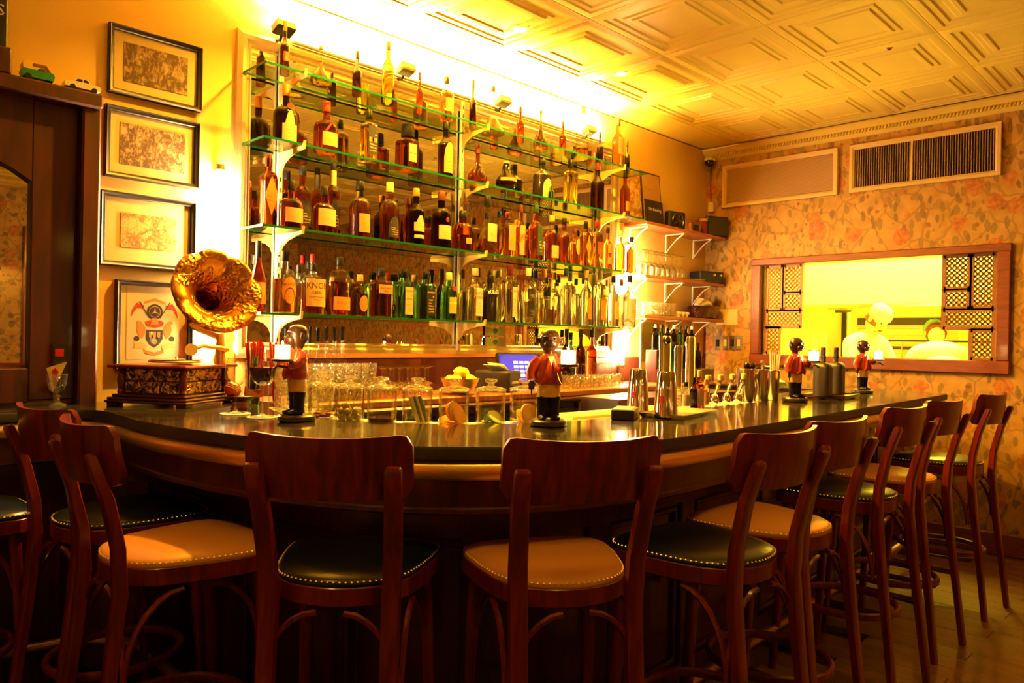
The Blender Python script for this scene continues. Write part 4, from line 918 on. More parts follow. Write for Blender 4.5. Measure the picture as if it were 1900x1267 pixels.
# ================================================================== garnish jars
def jar(px, label, fillfn):
    z0 = BH-.0115; best = None
    for i in range(len(INN)-1):
        a, b = Vector(INN[i]), Vector(INN[i+1]); d = (b-a).normalized(); nrm = Vector((d.y, -d.x))
        for k in range(10):
            p = a+(b-a)*k/10+nrm*.058; c = colx(px, p.y, z0)
            if best is None or abs(c-p.x) < best[0]: best = (abs(c-p.x), p)
    p = best[1]; e = empty('garnish_jar', (p.x, p.y, z0), 0, label, 'jar')
    R, H = .052, .120; n = 28
    for nm, r in (('glass_wall', R), ('inner_wall', R-.004)):
        vs = [(r*math.cos(2*PI*i/n), r*math.sin(2*PI*i/n), z) for z in (.002, H) for i in range(n)]
        MB().add(vs, [(i, (i+1) % n, n+(i+1) % n, n+i) for i in range(n)]).build(nm, M['glass'], e, 60)
    MB().cyl(R, 0, .004, 28).build('glass_base', M['glass'], e)
    rim = MB(); rim.tube([(R*math.cos(2*PI*i/n), R*math.sin(2*PI*i/n), H) for i in range(n+1)], .0022, 6, cap=False); rim.build('rim', M['cutglass'], e)
    l = MB().lathe([(R+.002, H+.003), (R+.003, H+.006), (R+.002, H+.009), (R*.7, H+.015), (.012, H+.019), (.010, H+.026), (.016, H+.030), (.022, H+.033), (.022, H+.042), (.016, H+.044), (.001, H+.044)], 24); l.build('lid', M['cutglass'], e, 40)
    if fillfn: fillfn(e, R-.006)
    return e
OLV = mat('olive_skin', (.46, .40, .07), .25, coat=.4); ORNG = mat('orange_peel', (.90, .38, .02), .45); LEM = mat('lemon_peel', (.92, .66, .04), .4); PITH = mat('citrus_flesh', (.95, .60, .06), .35); CUC = mat('cucumber_skin', (.06, .16, .02), .3); CUCI = mat('cucumber_flesh', (.70, .72, .25), .4); LIME = mat('lime_peel', (.22, .40, .04), .4)
def olives(e, R):
    k = 0; pt = None
    for z in (.018, .038, .056):
        for j in range(7 if z < .05 else 3):
            a = j*2*PI/7+z*30; r = R-.014 if z < .05 else .018
            o = MB().ball((r*math.cos(a), r*math.sin(a), z), (.0125, .0125, .0135), 12).build('olive', OLV, e, 60)
    MB().tube([(.01, 0, .06), (.02, -.01, .085), (.03, -.005, .098)], .0012, 5).build('olive_twig', CUCI, e)
def cherries(e, R): MB().cyl(R, .005, .022, 24).build('cherry_syrup', G['wine'], e)
def cucumber(e, R):
    for i in range(4):
        x = -.016+.011*i; pts = [(x-.022, -.012, .100), (x-.008, -.022, .055), (x+.016, -.012, .010)]
        MB().bar(pts, [.017, .024, .018], .012, (1, .2, .2)).build('cucumber_spear', CUC if i % 2 else CUCI, e)
def disc(nm, c, r, rim, e, tilt, m_in=None):
    Mx = Matrix.Translation(c) @ Euler(tilt).to_matrix().to_4x4(); p = MB().lathe([(r-.001, -.0025), (r, 0), (r-.001, .0025)], 20, M=Mx).build(nm, rim, e, 30)
    q = MB().cyl(r*.86, -.0029, .0029, 18, M=Mx).build('flesh', m_in or PITH, p, 30)
def oranges(e, R):
    for i, (c, tl_) in enumerate((((-.010, -.014, .052), (1.35, .1, .2)), ((.008, -.018, .040), (1.2, .5, .1)), ((.018, .005, .022), (.5, .3, 0)), ((-.015, .012, .020), (.2, -.3, 0)), ((0, 0, .012), (.05, .08, 0)), ((.004, .01, .045), (1.1, -.5, .4)))): disc('orange_slice', c, .036, ORNG, e, tl_, ORNG if i % 2 else PITH)
def limes(e, R):
    for i, (c, tl_) in enumerate((((.012, -.012, .022), (.6, .2, 0)), ((.016, -.004, .030), (.9, -.3, 0)), ((0, .010, .012), (.1, 0, 0)), ((.022, .006, .016), (.4, .6, 0)))): disc('lime_slice', c, .027, LIME, e, tl_, CUCI)
    for i in range(5): MB().tube([(-.035+.004*i, -.01+.006*i, .010+.004*i), (-.01, -.008+.005*i, .024+.003*i), (.012, -.004, .030)], [.003, .0035, .002], 6).build('herb_sprig', CUC, e)
def lemons(e, R):
    for i, (c, tl_) in enumerate((((-.008, -.018, .038), (1.4, .1, .2)), ((.014, -.008, .042), (1.3, -.2, -.3)), ((.0, .006, .026), (.9, .3, 0)), ((.018, .012, .022), (.6, -.3, 0)), ((-.012, .012, .012), (.1, .2, 0)))): disc('lemon_slice', c, .033, LEM, e, tl_, LEM if i % 2 else PITH)
def mint(e, R):
    for i in range(6):
        a = i*1.05; MB().ball((.022*math.cos(a), .022*math.sin(a), .012+.004*(i % 3)), (.014, .011, .007), 8).build('berry', CAP['wine'], e)
jar(597, 'lidded glass jar with dark berries, first in the garnish row', mint)
jar(649, 'lidded glass jar of green olives', olives)
jar(709, 'lidded glass jar with a shallow layer of dark cherry syrup', cherries)
jar(773, 'lidded glass jar with green cucumber spears', cucumber)
jar(842, 'lidded glass jar of orange slices', oranges)
jar(909, 'lidded glass jar with lime slices and herbs', limes)
jar(973, 'lidded glass jar of lemon slices beside the monkey statuette', lemons)

# ================================================================== monkey waiter statuettes
RJ = mat('painted_red_jacket', (.42, .045, .012), .25, coat=.5); BR = mat('painted_brown_face', (.045, .016, .008), .3, coat=.25); CRM = mat('painted_cream_breeches', (.75, .48, .16), .3, coat=.3); BB = mat('statuette_base', (.04, .025, .015), .3, coat=.4)
WAX = mat('candle_wax_glow', (1, .9, .6), .5, emit=7, ecol=(1, .72, .30))
GLOBE = glassy('votive_glass', (1, .97, .85), (.9, .8, .5), 1.4)
def statuette(x, y, rz, label, s=.95):
    e = empty('monkey_statuette', (x, y, BH+.0004), rz, label, 'statuette')   # faces local -y, tray to local +x side
    S = Matrix.Scale(s, 4)
    MB().lathe([(.060, 0), (.067, .004), (.067, .018), (.060, .024), (.001, .024)], 28, M=S).build('base', BB, e, 40)
    b = MB()
    for k in (-1, 1):
        b.lathe([(.021, .03), (.019, .06), (.023, .10), (.025, .105), (.022, .107)], 14, (k*.021, 0, 0), M=S)
        b.tube([(k*.022, .008, .034), (k*.024, -.02, .033), (k*.026, -.042, .029)], [.017, .016, .009], 8, M=S, flat=.7)
    b.build('boots', CAP['black'], e, 50)
    b = MB(); b.lathe([(.040, .104), (.043, .12), (.044, .15), (.040, .168)], 20, sy=.72, M=S); b.build('breeches', CRM, e, 50)
    b = MB(); b.lathe([(.046, .150), (.053, .158), (.050, .18), (.045, .21), (.040, .235), (.030, .252), (.016, .262)], 22, sy=.75, M=S)
    b.tube([(-.036, 0, .240), (-.055, .004, .215), (-.066, .004, .19), (-.064, -.004, .165)], [.018, .021, .018, .015], 10, M=S)
    b.tube([(.036, 0, .240), (.052, -.006, .222), (.056, -.026, .205), (.052, -.05, .200)], [.018, .020, .017, .015], 10, M=S)
    for k in (-1, 1): b.tube([(k*.006, -.030, .245), (k*.012, -.036, .21), (k*.022, -.040, .165), (k*.034, -.034, .150)], [.004, .006, .009, .006], 6, M=S)
    b.build('jacket', RJ, e, 50)
    MB().add([(-.012, -.034, .25), (.012, -.034, .25), (0, -.042, .215)], [(0, 1, 2)], S).build('collar', CRM, e, None)
    h = MB(); h.lathe([(.017, .25), (.018, .262), (.022, .272), (.032, .285), (.038, .302), (.037, .32), (.029, .337), (.012, .346), (.001, .347)], 20, sy=1.0, M=S)
    h.ball((0, -.028, .292), (.026, .020, .018), 12, M=S); h.ball((0, -.026, .318), (.030, .014, .006), 10, M=S); h.ball((0, -.047, .299), (.007, .004, .004), 8, M=S)
    for k in (-1, 1): h.tube([(k*.036, .0, .305), (k*.047, -.002, .312), (k*.048, -.004, .30), (k*.040, 0, .293)], [.006, .008, .008, .005], 8, M=S)
    hc = [(-.063, -.006, .155, (0, 0, -1), 1), (.050, -.062, .196, (0, -1, .1), -1)]
    for x_, y_, z_, d, sd in hc: hh = MB(); hand(hh, Vector((x_, y_, z_))*s, d, sd, .33*s); hh.build('hand', BR, e, 60)
    h.build('head', BR, e, 60)
    fc = MB(); fc.tube([(-.014, -.0465, .286), (0, -.0495, .284), (.014, -.0465, .286)], .0014, 5, M=S)
    for k in (-1, 1): fc.ball((k*.012, -.0385, .311), (.0045, .003, .0045), 8, M=S)
    fc.build('eyes_and_mouth', CAP['black'], e)
    MB().lathe([(.034, .214), (.037, .216), (.037, .223), (.034, .225), (.033, .219), (.001, .219)], 24, (.052, -.075, 0), sx=1, M=S).build('tray', BB, e, 40)
    tw = Matrix.Translation((x, y, BH+.0004)) @ Matrix.Rotation(rz, 4, 'Z') @ Vector((.052*s, -.075*s, .2195*s))
    return e, tw
def candle(p, lb):
    e = empty('votive_candle', p, 0, 'lit candle on the tray of the '+lb.replace('red-jacketed ', '').replace(' waiter', ''), 'candle')
    MB().lathe([(.024, 0), (.026, .002), (.027, .058), (.0255, .058), (.0245, .004), (.001, .004)], 22).build('glass_cup', GLOBE, e, 50)
    MB().cyl(.0238, .005, .050, 22, ch=.001).build('wax', WAX, e, 50)
    MB().lathe([(.001, .050), (.003, .053), (.0035, .056), (.0015, .062), (.0003, .066)], 10).build('flame', mat('flame', (1, .8, .3), emit=30, ecol=(1, .7, .25)), e)
    point('candle_light', (0, 0, .085), .35, (1, .6, .2), .02, e)
tocam = lambda x, y: math.atan2(CAM[1]-y, CAM[0]-x)+PI/2
for (x, y, r_, lb) in ((-4.555, -1.11, 1.1-3.0, 'red-jacketed monkey waiter statuette seen from behind beside the wine glass'), (-3.962, -1.73, .22, 'red-jacketed monkey waiter statuette facing out beside the lemon jar'), (-2.10, -1.76, 1.0, 'red-jacketed monkey waiter statuette in profile before the dark bottles'), (-1.005, -1.70, 1.0, 'red-jacketed monkey waiter statuette at the far end of the bar')):
    rz = tocam(x, y)+r_
    if x < -4.5: rz = tocam(x, y)-1.2
    e, tw = statuette(x, y, rz, lb); candle(tw, lb.split(' statuette')[0]+' statuette'+(lb.split(' statuette')[1]))

# ================================================================== gramophone
EMB = mat('embossed_brass', (.62, .42, .12), .32, 1); t = NT(EMB); v = t.coord('Object'); n = t.noise(v, 22, 2, .5, 2.2); n2 = t.nd('ShaderNodeTexVoronoi', feature='SMOOTH_F1', inp={'Vector': v, 'Scale': 38.0})
t.bump(t.math('ADD', n.outputs[0], t.math('MULTIPLY', n2.outputs[0], .6)), 1.0, .02); t.col(t.ramp(n.outputs[0], [(.42, (.10, .05, .02)), (.55, (.72, .48, .14))]))
HRN = mat('engraved_brass_horn', (.56, .24, .035), .27, 1); t = NT(HRN); v = t.coord('Object'); n2 = t.nd('ShaderNodeTexVoronoi', inp={'Vector': v, 'Scale': 60.0}); n = t.noise(v, 14, 3)
t.bump(t.math('MULTIPLY', n2.outputs[0], t.ramp(n.outputs[0], [(.45, (0, 0, 0)), (.55, (1, 1, 1))])), .6, .012)
GZ = math.atan2(-.84, .54)
gx, gy = -4.625, -.245; g = empty('gramophone', (gx, gy, BH+.0004), GZ, 'antique gramophone with embossed brass box and flared golden horn', 'gramophone')
WD = M['wood_dark']
for z0, z1, r in ((.012, .022, .185), (.022, .034, .178), (.034, .046, .165)): MB().box((0, 0, (z0+z1)/2), (2*r, 2*r, z1-z0), ch=.004).build('plinth', WD, g, 30)
for a in (-1, 1):
    for b in (-1, 1):
        MB().box((a*.155, b*.155, .006), (.045, .045, .012), ch=.003).build('foot', WD, g, None)
        MB().lathe([(.012, .046), (.015, .055), (.010, .065), (.014, .08), (.016, .10), (.014, .12), (.009, .128), (.015, .138), (.012, .150)], 14, (a*.14, b*.14, 0)).build('corner_post', M['wood'], g)
MB().box((0, 0, .098), (.268, .268, .104)).build('box_body', WD, g, None)
for k in range(4):
    for z in (.073, .124):
        p = MB().box((0, -.136, z), (.245, .006, .046), ch=.002, M=Matrix.Rotation(k*PI/2, 4, 'Z')).build('embossed_panel', EMB, g, 30)
MB().box((0, 0, .157), (.36, .36, .014), ch=.005).build('lid', M['wood'], g, 30)
MB().cyl(.105, .172, .180, 40, (.02, -.02, 0), ch=.002).build('turntable', M['brass_dull'], g, 40)
MB().cyl(.100, .181, .184, 40, (.02, -.02, 0)).build('record', M['blackgloss'], g, 40); MB().cyl(.034, .1842, .1850, 24, (.02, -.02, 0)).build('record_label', M['cream'], g)
MB().cyl(.004, .18, .195, 10, (.02, -.02, 0)).build('spindle', M['brass'], g)
MB().tube([(.16, .08, .10), (.20, .08, .10), (.215, .08, .06), (.215, .07, .035)], [.005, .005, .005, .006], 8).build('crank_arm', WD, g); MB().ball((.235, .065, .035), (.018, .010, .010), 10).build('crank_knob', WD, g)
# horn and tone arm in world space, parented
def wpart(mb, nm, m, sm=50):
    o = mb.build(nm, m, None, sm); o.parent = g; o.matrix_parent_inverse = (Matrix.Translation((gx, gy, BH+.0004)) @ Matrix.Rotation(GZ, 4, 'Z')).inverted(); return o
mouth = at(407, 536, 1, -.34); tc = (Vector(CAM)-mouth).normalized()
ax = (tc*.80+CR*.38+Vector((0, 0, .40))).normalized(); thr = mouth-ax*.27
R_ = ax.cross(Vector((0, 0, 1))).normalized(); U_ = R_.cross(ax); TH = Matrix((R_, U_, ax)).transposed().to_4x4(); TH = Matrix.Translation(thr) @ TH
hv = []; n = 64; HP = [(.020, 0), (.026, .05), (.036, .10), (.052, .15), (.074, .19), (.104, .225), (.140, .25), (.166, .262), (.180, .262), (.186, .254)]
for j, (r, z) in enumerate(HP):
    for i in range(n):
        a = 2*PI*i/n; wv = max(0, (j-3)/6); pet = abs(math.cos(4*a)); rr = r*(1+.045*wv*(pet-.4)); zz = z+.020*wv*(1-pet)**2*-1
        hv.append((rr*math.cos(a), rr*math.sin(a), zz))
hm = MB().add(hv, [(j*n+i, j*n+(i+1) % n, (j+1)*n+(i+1) % n, (j+1)*n+i) for j in range(len(HP)-1) for i in range(n)], TH)
ho = wpart(hm, 'horn', HRN, 60); sd = ho.modifiers.new('thick', 'SOLIDIFY'); sd.thickness = .002
el = at(352, 655, 1, -.14); b0 = Matrix.Translation((gx, gy, BH)) @ Matrix.Rotation(GZ, 4, 'Z') @ Vector((.10, .165, .165))
wpart(MB().tube([thr+ax*.004, thr-ax*.05, thr-ax*.10-Vector((0, 0, .02)), Vector((b0.x+.0, b0.y, b0.z+.115)), Vector((b0.x, b0.y, b0.z+.05)), b0], [.021, .020, .019, .019, .021, .024], 14), 'horn_elbow', M['brass_dull'])
b1 = Vector((b0.x, b0.y, b0.z+.05)); tg = Matrix.Translation((gx, gy, BH)) @ Matrix.Rotation(GZ, 4, 'Z') @ Vector((.075, -.0, .225))
wpart(MB().tube([b1, b1+Vector((.02, -.03, .012)), b1.lerp(tg, .6)+Vector((0, 0, .02)), tg], [.013, .011, .009, .007], 10), 'tone_arm', M['brass'])
wpart(MB().cyl(.025, -.006, .006, 20, M=Matrix.Translation(tg) @ Matrix.Rotation(PI/2, 4, 'X')), 'sound_box', M['brass'], 40)
# ================================================================== bar stools
def make_stool(leather):
    e = empty('bar_stool', (0, 0, 0), 0, 'x', 'bar stool', 'bar stools around the counter'); W_ = M['wood']
    ol = cr([(-.208, .10), (-.200, .165), (-.14, .205), (0, .215), (.14, .205), (.200, .165), (.208, .10), (.190, -.02), (.160, -.12), (.10, -.18), (0, -.205), (-.10, -.18), (-.160, -.12), (-.190, -.02), (-.208, .10)], 4)[:-1]
    def ring(k, z): return [(x*k, y*k, z) for x, y in ol]
    def stack(L):
        n = len(ol); vs = [p for k, z in L for p in ring(k, z)]; fs = [(j*n+i, j*n+(i+1) % n, (j+1)*n+(i+1) % n, (j+1)*n+i) for j in range(len(L)-1) for i in range(n)]
        return MB().add(vs, fs+[tuple(reversed(range(n))), tuple(range((len(L)-1)*n, len(L)*n))])
    stack([(1.0, .705), (1.04, .710), (1.04, .752), (1.02, .756)]).build('seat_frame', W_, e, 40)
    stack([(1.02, .752), (1.035, .758), (1.02, .768), (.96, .776), (.78, .785), (.4, .790), (.1, .791)]).build('seat', leather, e, 60)
    nl = MB(); per, LL = along(ol+[ol[0]]); s = 0
    oct_ = [(-.004, 0, 0), (0, -.004, 0), (.004, 0, 0), (0, .004, 0), (0, 0, .0035)]
    while s < LL:
        (x, y), tt = per(s); k = 1.02; nl.add([(x*k+a, y*k+b, .767+c) for a, b, c in oct_], [(0, 1, 4), (1, 2, 4), (2, 3, 4), (3, 0, 4)]); s += .0145
    nl.build('nail_trim', M['brass'], e, 60, kind='stuff')
    for k in (-1, 1):
        MB().bar([(k*.165, -.290, 0), (k*.157, -.262, .25), (k*.152, -.232, .5), (k*.152, -.212, .70), (k*.155, -.218, .82), (k*.162, -.248, .95), (k*.168, -.290, 1.06), (k*.168, -.293, 1.068)], [.034, .038, .042, .044, .044, .042, .040, .032], [.024, .026, .03, .032, .030, .028, .024, .012], (1, 0, 0)).build('rear_leg', W_, e, 50)
        MB().bar([(k*.175, .150, .700), (k*.182, .165, .45), (k*.195, .195, 0)], [.036, .033, .027], [.034, .031, .026], (1, 0, 0)).build('front_leg', W_, e, 50)
    # curved top panel
    Wd, zl, zh, th = .205, .985, 1.142, .014; nx = 28; vs = []; N = 0
    for i in range(nx+1):
        x = -Wd+2*Wd*i/nx; yy = -.282+.055*(abs(x)/Wd)**2.2; cz = max(0, abs(x)-(Wd-.03))/.03; c_ = .03*(1-math.sqrt(max(0, 1-cz*cz)))
        dp = .010*(1-(x/Wd)**2); z0, z1 = zl+c_-dp*.3, zh-c_-dp
        for (dy, z) in ((0, z0), (-th, z0), (-th-.016, (z0+z1)/2), (-th-.022, z1), (-.022, z1), (-.014, (z0+z1)/2)): vs.append((x, yy+dy+.014, z))
    fs = [(i*6+q, i*6+(q+1) % 6, (i+1)*6+(q+1) % 6, (i+1)*6+q) for i in range(nx) for q in range(6)]+[tuple(range(6)), tuple(range(nx*6, nx*6+6))]
    o = MB().add(vs, fs).build('backrest', W_, e, 45)
    # bentwood braces and foot ring
    for (a, b) in (((-.17, .15), (.17, .15)), ((.17, .15), (.17, -.20)), ((.17, -.20), (-.17, -.20)), ((-.17, -.20), (-.17, .15))):
        A, B = Vector(a), Vector(b)
        for s_, t_ in ((A, B), (B, A)):
            d = (t_-s_); p = []
            for i in range(8):
                u = i/7*PI/2; q_ = s_*1.04+d*.42*(1-math.cos(u)); p.append((q_.x, q_.y, .47+.222*math.sin(u)))
            MB().tube(p, .0085, 6).build('brace', W_, e)
    MB().tube([(.19*math.cos(2*PI*i/28), -.02+.205*math.sin(2*PI*i/28), .30) for i in range(29)], .012, 8, flat=1.3, cap=False).build('foot_ring', W_, e)
    return e
sb_ = proto(make_stool(M['blue_leather'])); PKB = PK[sb_.name]
stt = make_stool(M['tan_leather']); PKT = kids(stt)
stools = [(-5.40, -.36, -90, 0, 'navy-seated bar stool at the near ledge, mostly cut off by the picture edge'),
 (-4.973, -0.722, -82, 0, 'navy-seated bar stool nearest the mirrored cabinet'),
 (-4.99, -1.24, -91, 1, 'tan-seated bar stool in front of the gramophone'),
 (-4.711, -1.698, -49, 0, 'navy-seated bar stool in front of the wine glass and olive jar'),
 (-4.32, -2.066, -30, 1, 'tan-seated bar stool in front of the lemon jar and monkey statuette'),
 (-3.851, -2.261, -5, 0, 'navy-seated bar stool below the silver shakers'),
 (-3.396, -2.241, -4, 1, 'tan-seated bar stool below the beer taps'),
 (-2.616, -2.201, -4, 0, 'navy-seated bar stool below the dark bottles on the tray'),
 (-2.051, -2.191, -5, 1, 'tan-seated bar stool second from the wallpapered wall'),
 (-1.291, -2.211, -5, 0, 'navy-seated bar stool closest to the wallpapered wall')]
ub = ut = False
for x, y, a, tn, lb in stools:
    p_, ks = (stt, PKT) if tn else (sb_, PKB); used = ut if tn else ub
    if not used:
        p_.location = (x, y, .0); p_.rotation_euler = (0, 0, math.radians(a)); p_['label'] = lb
        if tn: ut = True
        else: ub = True
    else: dup(p_, (x, y, 0), math.radians(a), lb, None, ks)

# ================================================================== things on the bar top
B0 = BH+.0004
# black napkin box, bar mat, shakers
p = at(1160, 776, 2, BH); e = empty('black_box', (p.x, p.y, B0), .50, 'low black napkin box with a small pale sticker beside the shakers', 'box')
MB().box((0, 0, .019), (.17, .085, .038), ch=.003).build('box_body', M['black'], e, None); MB().box((0, .005, .0385), (.155, .07, .002)).build('napkins', M['cream'], e, None); MB().box((.086, 0, .019), (.001, .03, .02)).build('sticker', CAP['silver'], e, None)
p = at(1262, 771, 2, BH); TRAYZ = B0; e = empty('bar_mat_tray', (p.x, p.y, B0), .16, 'steel drip tray with embossed lettering under the shakers', 'tray')
MB().add([(-.17, -.085, 0), (.17, -.085, 0), (.17, .085, 0), (-.17, .085, 0), (-.18, -.095, .018), (.18, -.095, .018), (.18, .095, .018), (-.18, .095, .018), (-.172, -.087, .018), (.172, -.087, .018), (.172, .087, .018), (-.172, .087, .018), (-.165, -.08, .006), (.165, -.08, .006), (.165, .08, .006), (-.165, .08, .006)], [(0, 3, 2, 1)]+[(j*4+i, j*4+(i+1) % 4, j*4+4+(i+1) % 4, j*4+4+i) for j in range(3) for i in range(4)]+[(12, 13, 14, 15)]).build('tray_body', M['steel'], e, 20)
put_text('CHIVAS', .016, lambda u, v: (u+.02, -.0915-.0006*(1)+(-(v)*.5)*0-.001, v+.009), 'lettering', INK, e)
def shaker(px, py, label, y=None):
    p = at(px, py, 2, BH+.008); e = empty('cocktail_shaker', (p.x, p.y, BH+.0068), tocam(p.x, p.y), label, 'shaker')
    MB().lathe([(.0475, 0), (.0475, .004), (.0455, .010), (.040, .10), (.0335, .168), (.030, .174), (.001, .175)], 36).build('tin_body', M['chrome'], e, 40)
    b = MB(); 
    for s in (0,): b.add([((.0445)*math.sin(a)-.0, -(.0445)*math.cos(a), z) for z in (.055, .082) for a in (-.55, -.4, -.2)], [(0, 1, 4, 3), (1, 2, 5, 4)])
    b.build('red_mark', CAP['red'], e, None); return e
shaker(1183, 762, 'upturned steel shaker tin beside the black napkin box'); shaker(1235, 772, 'upturned steel shaker tin on the front of the drip tray')
# bitters and small bottles on the tray
def smallb(px, py, h, r, body, cap, lab, label, zb=BH+.0068, kind='tall'):
    p = at(px, py, 2, zb); e = empty('small_bottle', (p.x, p.y, zb), tocam(p.x, p.y), label, 'bottle')
    zs_, zn, rn, fn, sq, dy, cs = BK[kind]
    MB().lathe(bprof(kind, r, h), 20, sq=sq).build('glass_body', body, e, 50); MB().cyl(r*rn*1.25, h*.82, h, 14, ch=.001).build('cap', CAP[cap], e)
    if lab: label_on(e, surf(r, sq, dy, .0008), 'rect', r*.9, h*.08, h*.52, LM[lab])
    return e
smallb(1272, 757, .115, .020, M['glass'], 'black', 'white', 'small square bitters bottle with white label and black cap')
smallb(1287, 757, .135, .018, G['dark'], 'black', 'black', 'small dark bitters bottle in the middle of the group')
smallb(1297, 757, .165, .022, G['cognac'], 'cream', 'white', 'bitters bottle with paper label and yellow cap')
smallb(1309, 752, .120, .018, G['orange'], 'orange', 'beige', 'small bitters bottle with bright orange cap')
tumb = dupm(base_t, (*at(1262, 752, 2, BH+.0068)[:2], BH+.0068), .3, 'cut glass mixing glass behind the shakers'); tumb['group'] = 'mixing glass'
# tap levers along the inner edge
for i in range(5):
    x = -2.74+.115*i; e = empty('beer_tap', (x, -1.60, BH-.10), 0, 'chrome beer tap with angled lever rising behind the inner edge of the bar', 'tap', 'row of chrome beer taps')
    MB().cyl(.016, -.2, .10, 16).build('tap_shank', M['chrome'], e, 40)
    MB().lathe([(.016, .095), (.022, .105), (.022, .125), (.016, .14), (.010, .15)], 16).build('tap_collar', M['chrome'], e, 40)
    MB().tube([(0, 0, .14), (-.008, -.014, .17), (-.018, -.03, .20)], [.008, .007, .011], 10).build('spout', M['chrome'], e)
    MB().tube([(0, 0, .145), (.015, -.01, .185), (.030, -.015, .225)], [.007, .010, .013], 10).build('lever', M['chrome'], e)
    MB().box((.03, -.015, .228), (.032, .020, .03), ch=.004).build('lever_handle', M['cream'], e, 30)
# steel tins holding spoons and straws
def tin(x, y, h, r, label, m=None):
    e = empty('steel_tin', (x, y, B0), 0, label, 'container'); n = 28
    MB().lathe([(r*.8, .0), (r*.82, .002), (r, h), (r*.96, h), (r*.78, .004), (.001, .004)], n).build('tin_body', m or M['steel'], e, 50)
    MB().tube([(r*math.cos(2*PI*i/n), r*math.sin(2*PI*i/n), h) for i in range(n+1)], .0015, 6, cap=False).build('rim', M['chrome'], e); return e
T1 = at(1383, 745, 2, BH); T2 = at(1413, 744, 2, BH); T3 = at(1434, 742, 2, BH)
tin(T1.x, T1.y, .165, .047, 'widest steel tin full of strainers and tools, nearest the taps'); tin(T2.x, T2.y, .160, .036, 'steel tin with coiled strainer in the middle of three'); tin(T3.x, T3.y, .155, .034, 'steel tin holding paper straws')
def tool(name, pos, label, cat, parts):
    e = empty(name, pos, random.random()*6, label, cat, 'tools in the widest steel tin')
    for nm, mb, m in parts: mb.build(nm, m, e)
for i, (dx, dy, tp) in enumerate(((.02, .01, 'spoon'), (-.02, .0, 'spoon'), (.0, .02, 'peeler'), (-.01, -.018, 'spoon'), (.022, -.012, 'peeler'))):
    lx = ('bar spoon with dark bowl up', 'bar tongs with dark grip')[tp == 'peeler']
    tool('bar_spoon' if tp == 'spoon' else 'bar_tongs', (T1.x+dx*.6, T1.y+dy*.6, B0+.006), lx+' sticking out of the widest steel tin', 'bar tool', (('handle', MB().tube([(0, 0, 0), (dx*.8, dy*.8, .16)], .003, 6), M['steel']), ('bowl', MB().ball((dx*.9, dy*.9, .175), (.012, .018, .018), 10), M['blackgloss'])))
e = empty('coil_strainer', (T2.x, T2.y, B0+.17), .3, 'round cocktail strainer with coiled spring rim standing in a tin', 'strainer')
MB().tube([(.036*math.cos(a), .008*math.sin(a*40), .0+.036*math.sin(a)) for a in [PI*i/60 for i in range(61)]], .0015, 5).build('spring_coil', M['steel'], e)
MB().lathe([(.03, -.001), (.03, .001)], 20, M=Matrix.Rotation(PI/2, 4, 'X')).build('plate', M['steel'], e); MB().tube([(0, 0, -.03), (0, 0, -.165)], .006, 6).build('handle', M['steel'], e)
STW = mat('paper_straw', (.80, .62, .40), .6)
for i in range(7):
    a = .9*i; e = empty('paper_straw', (T3.x+.008*math.cos(a), T3.y+.008*math.sin(a), B0+.005), 0, 'pale paper straw leaning in the last steel tin', 'straw', 'paper straws in the steel tin')
    MB().tube([(0, 0, 0), (.015+.02*math.cos(a), .018*math.sin(a), .235+.01*(i % 3))], .0032, 8).build('straw', STW, e)
# slate tray with two dark bottles
p = at(1543, 738, 2, BH); e = empty('serving_tray', (p.x, p.y, B0), .1, 'dark square serving tray under the two dark bottles', 'tray')
MB().box((0, 0, .010), (.30, .22, .012), ch=.003).build('tray_board', WD, e, None)
for a in (-1, 1): MB().box((0, a*.105, .019), (.30, .012, .01), ch=.002).build('tray_rim', WD, e, None); MB().box((a*.144, 0, .019), (.012, .2, .01), ch=.002).build('tray_rim', WD, e, None)
for a in (-1, 1):
    for b in (-1, 1): MB().box((a*.12, b*.08, .002), (.02, .02, .004)).build('foot', WD, e, None)
MAT_ = mat('matt_charcoal_bottle', (.022, .016, .012), .4)
BK['growler'] = (.58, .70, .27, sh_r, 5, 1, .8)
for px, py, lb in ((1526, 735, 'matt charcoal bottle on the tray, the one nearer the taps'), (1550, 731, 'matt charcoal bottle on the tray, the one nearer the wallpaper')):
    q_ = at(px, py, 2, BH+.017); b = empty('dark_bottle', (q_.x, q_.y, B0+.0165), 0, lb, 'bottle'); R_b, H_b = .043, .265
    MB().lathe(bprof('growler', R_b, H_b*.99), 32, sq=5).build('bottle_body', MAT_, b, 50); MB().cyl(.016, .205, .218, 14, ch=.002).build('neck_ring', MAT_, b); MB().cyl(.0135, .245, .265, 14, ch=.002).build('stopper', CAP['brown'], b)
# cream bar towel / mat on the ledge
e = empty('bar_towel', (0, 0, 0), 0, 'folded cream bar cloth lying along the inner edge past the monkey statuette', 'towel')
MB().sweep(cr([(-3.05, -1.60), (-3.3, -1.60), (-3.55, -1.598), (-3.70, -1.592)], 3), [(-.03, BH-.011), (-.03, BH+.004), (-.02, BH+.010), (.06, BH+.012), (.075, BH+.004), (.075, BH-.011)]).build('cloth', M['cream'], e, 50)
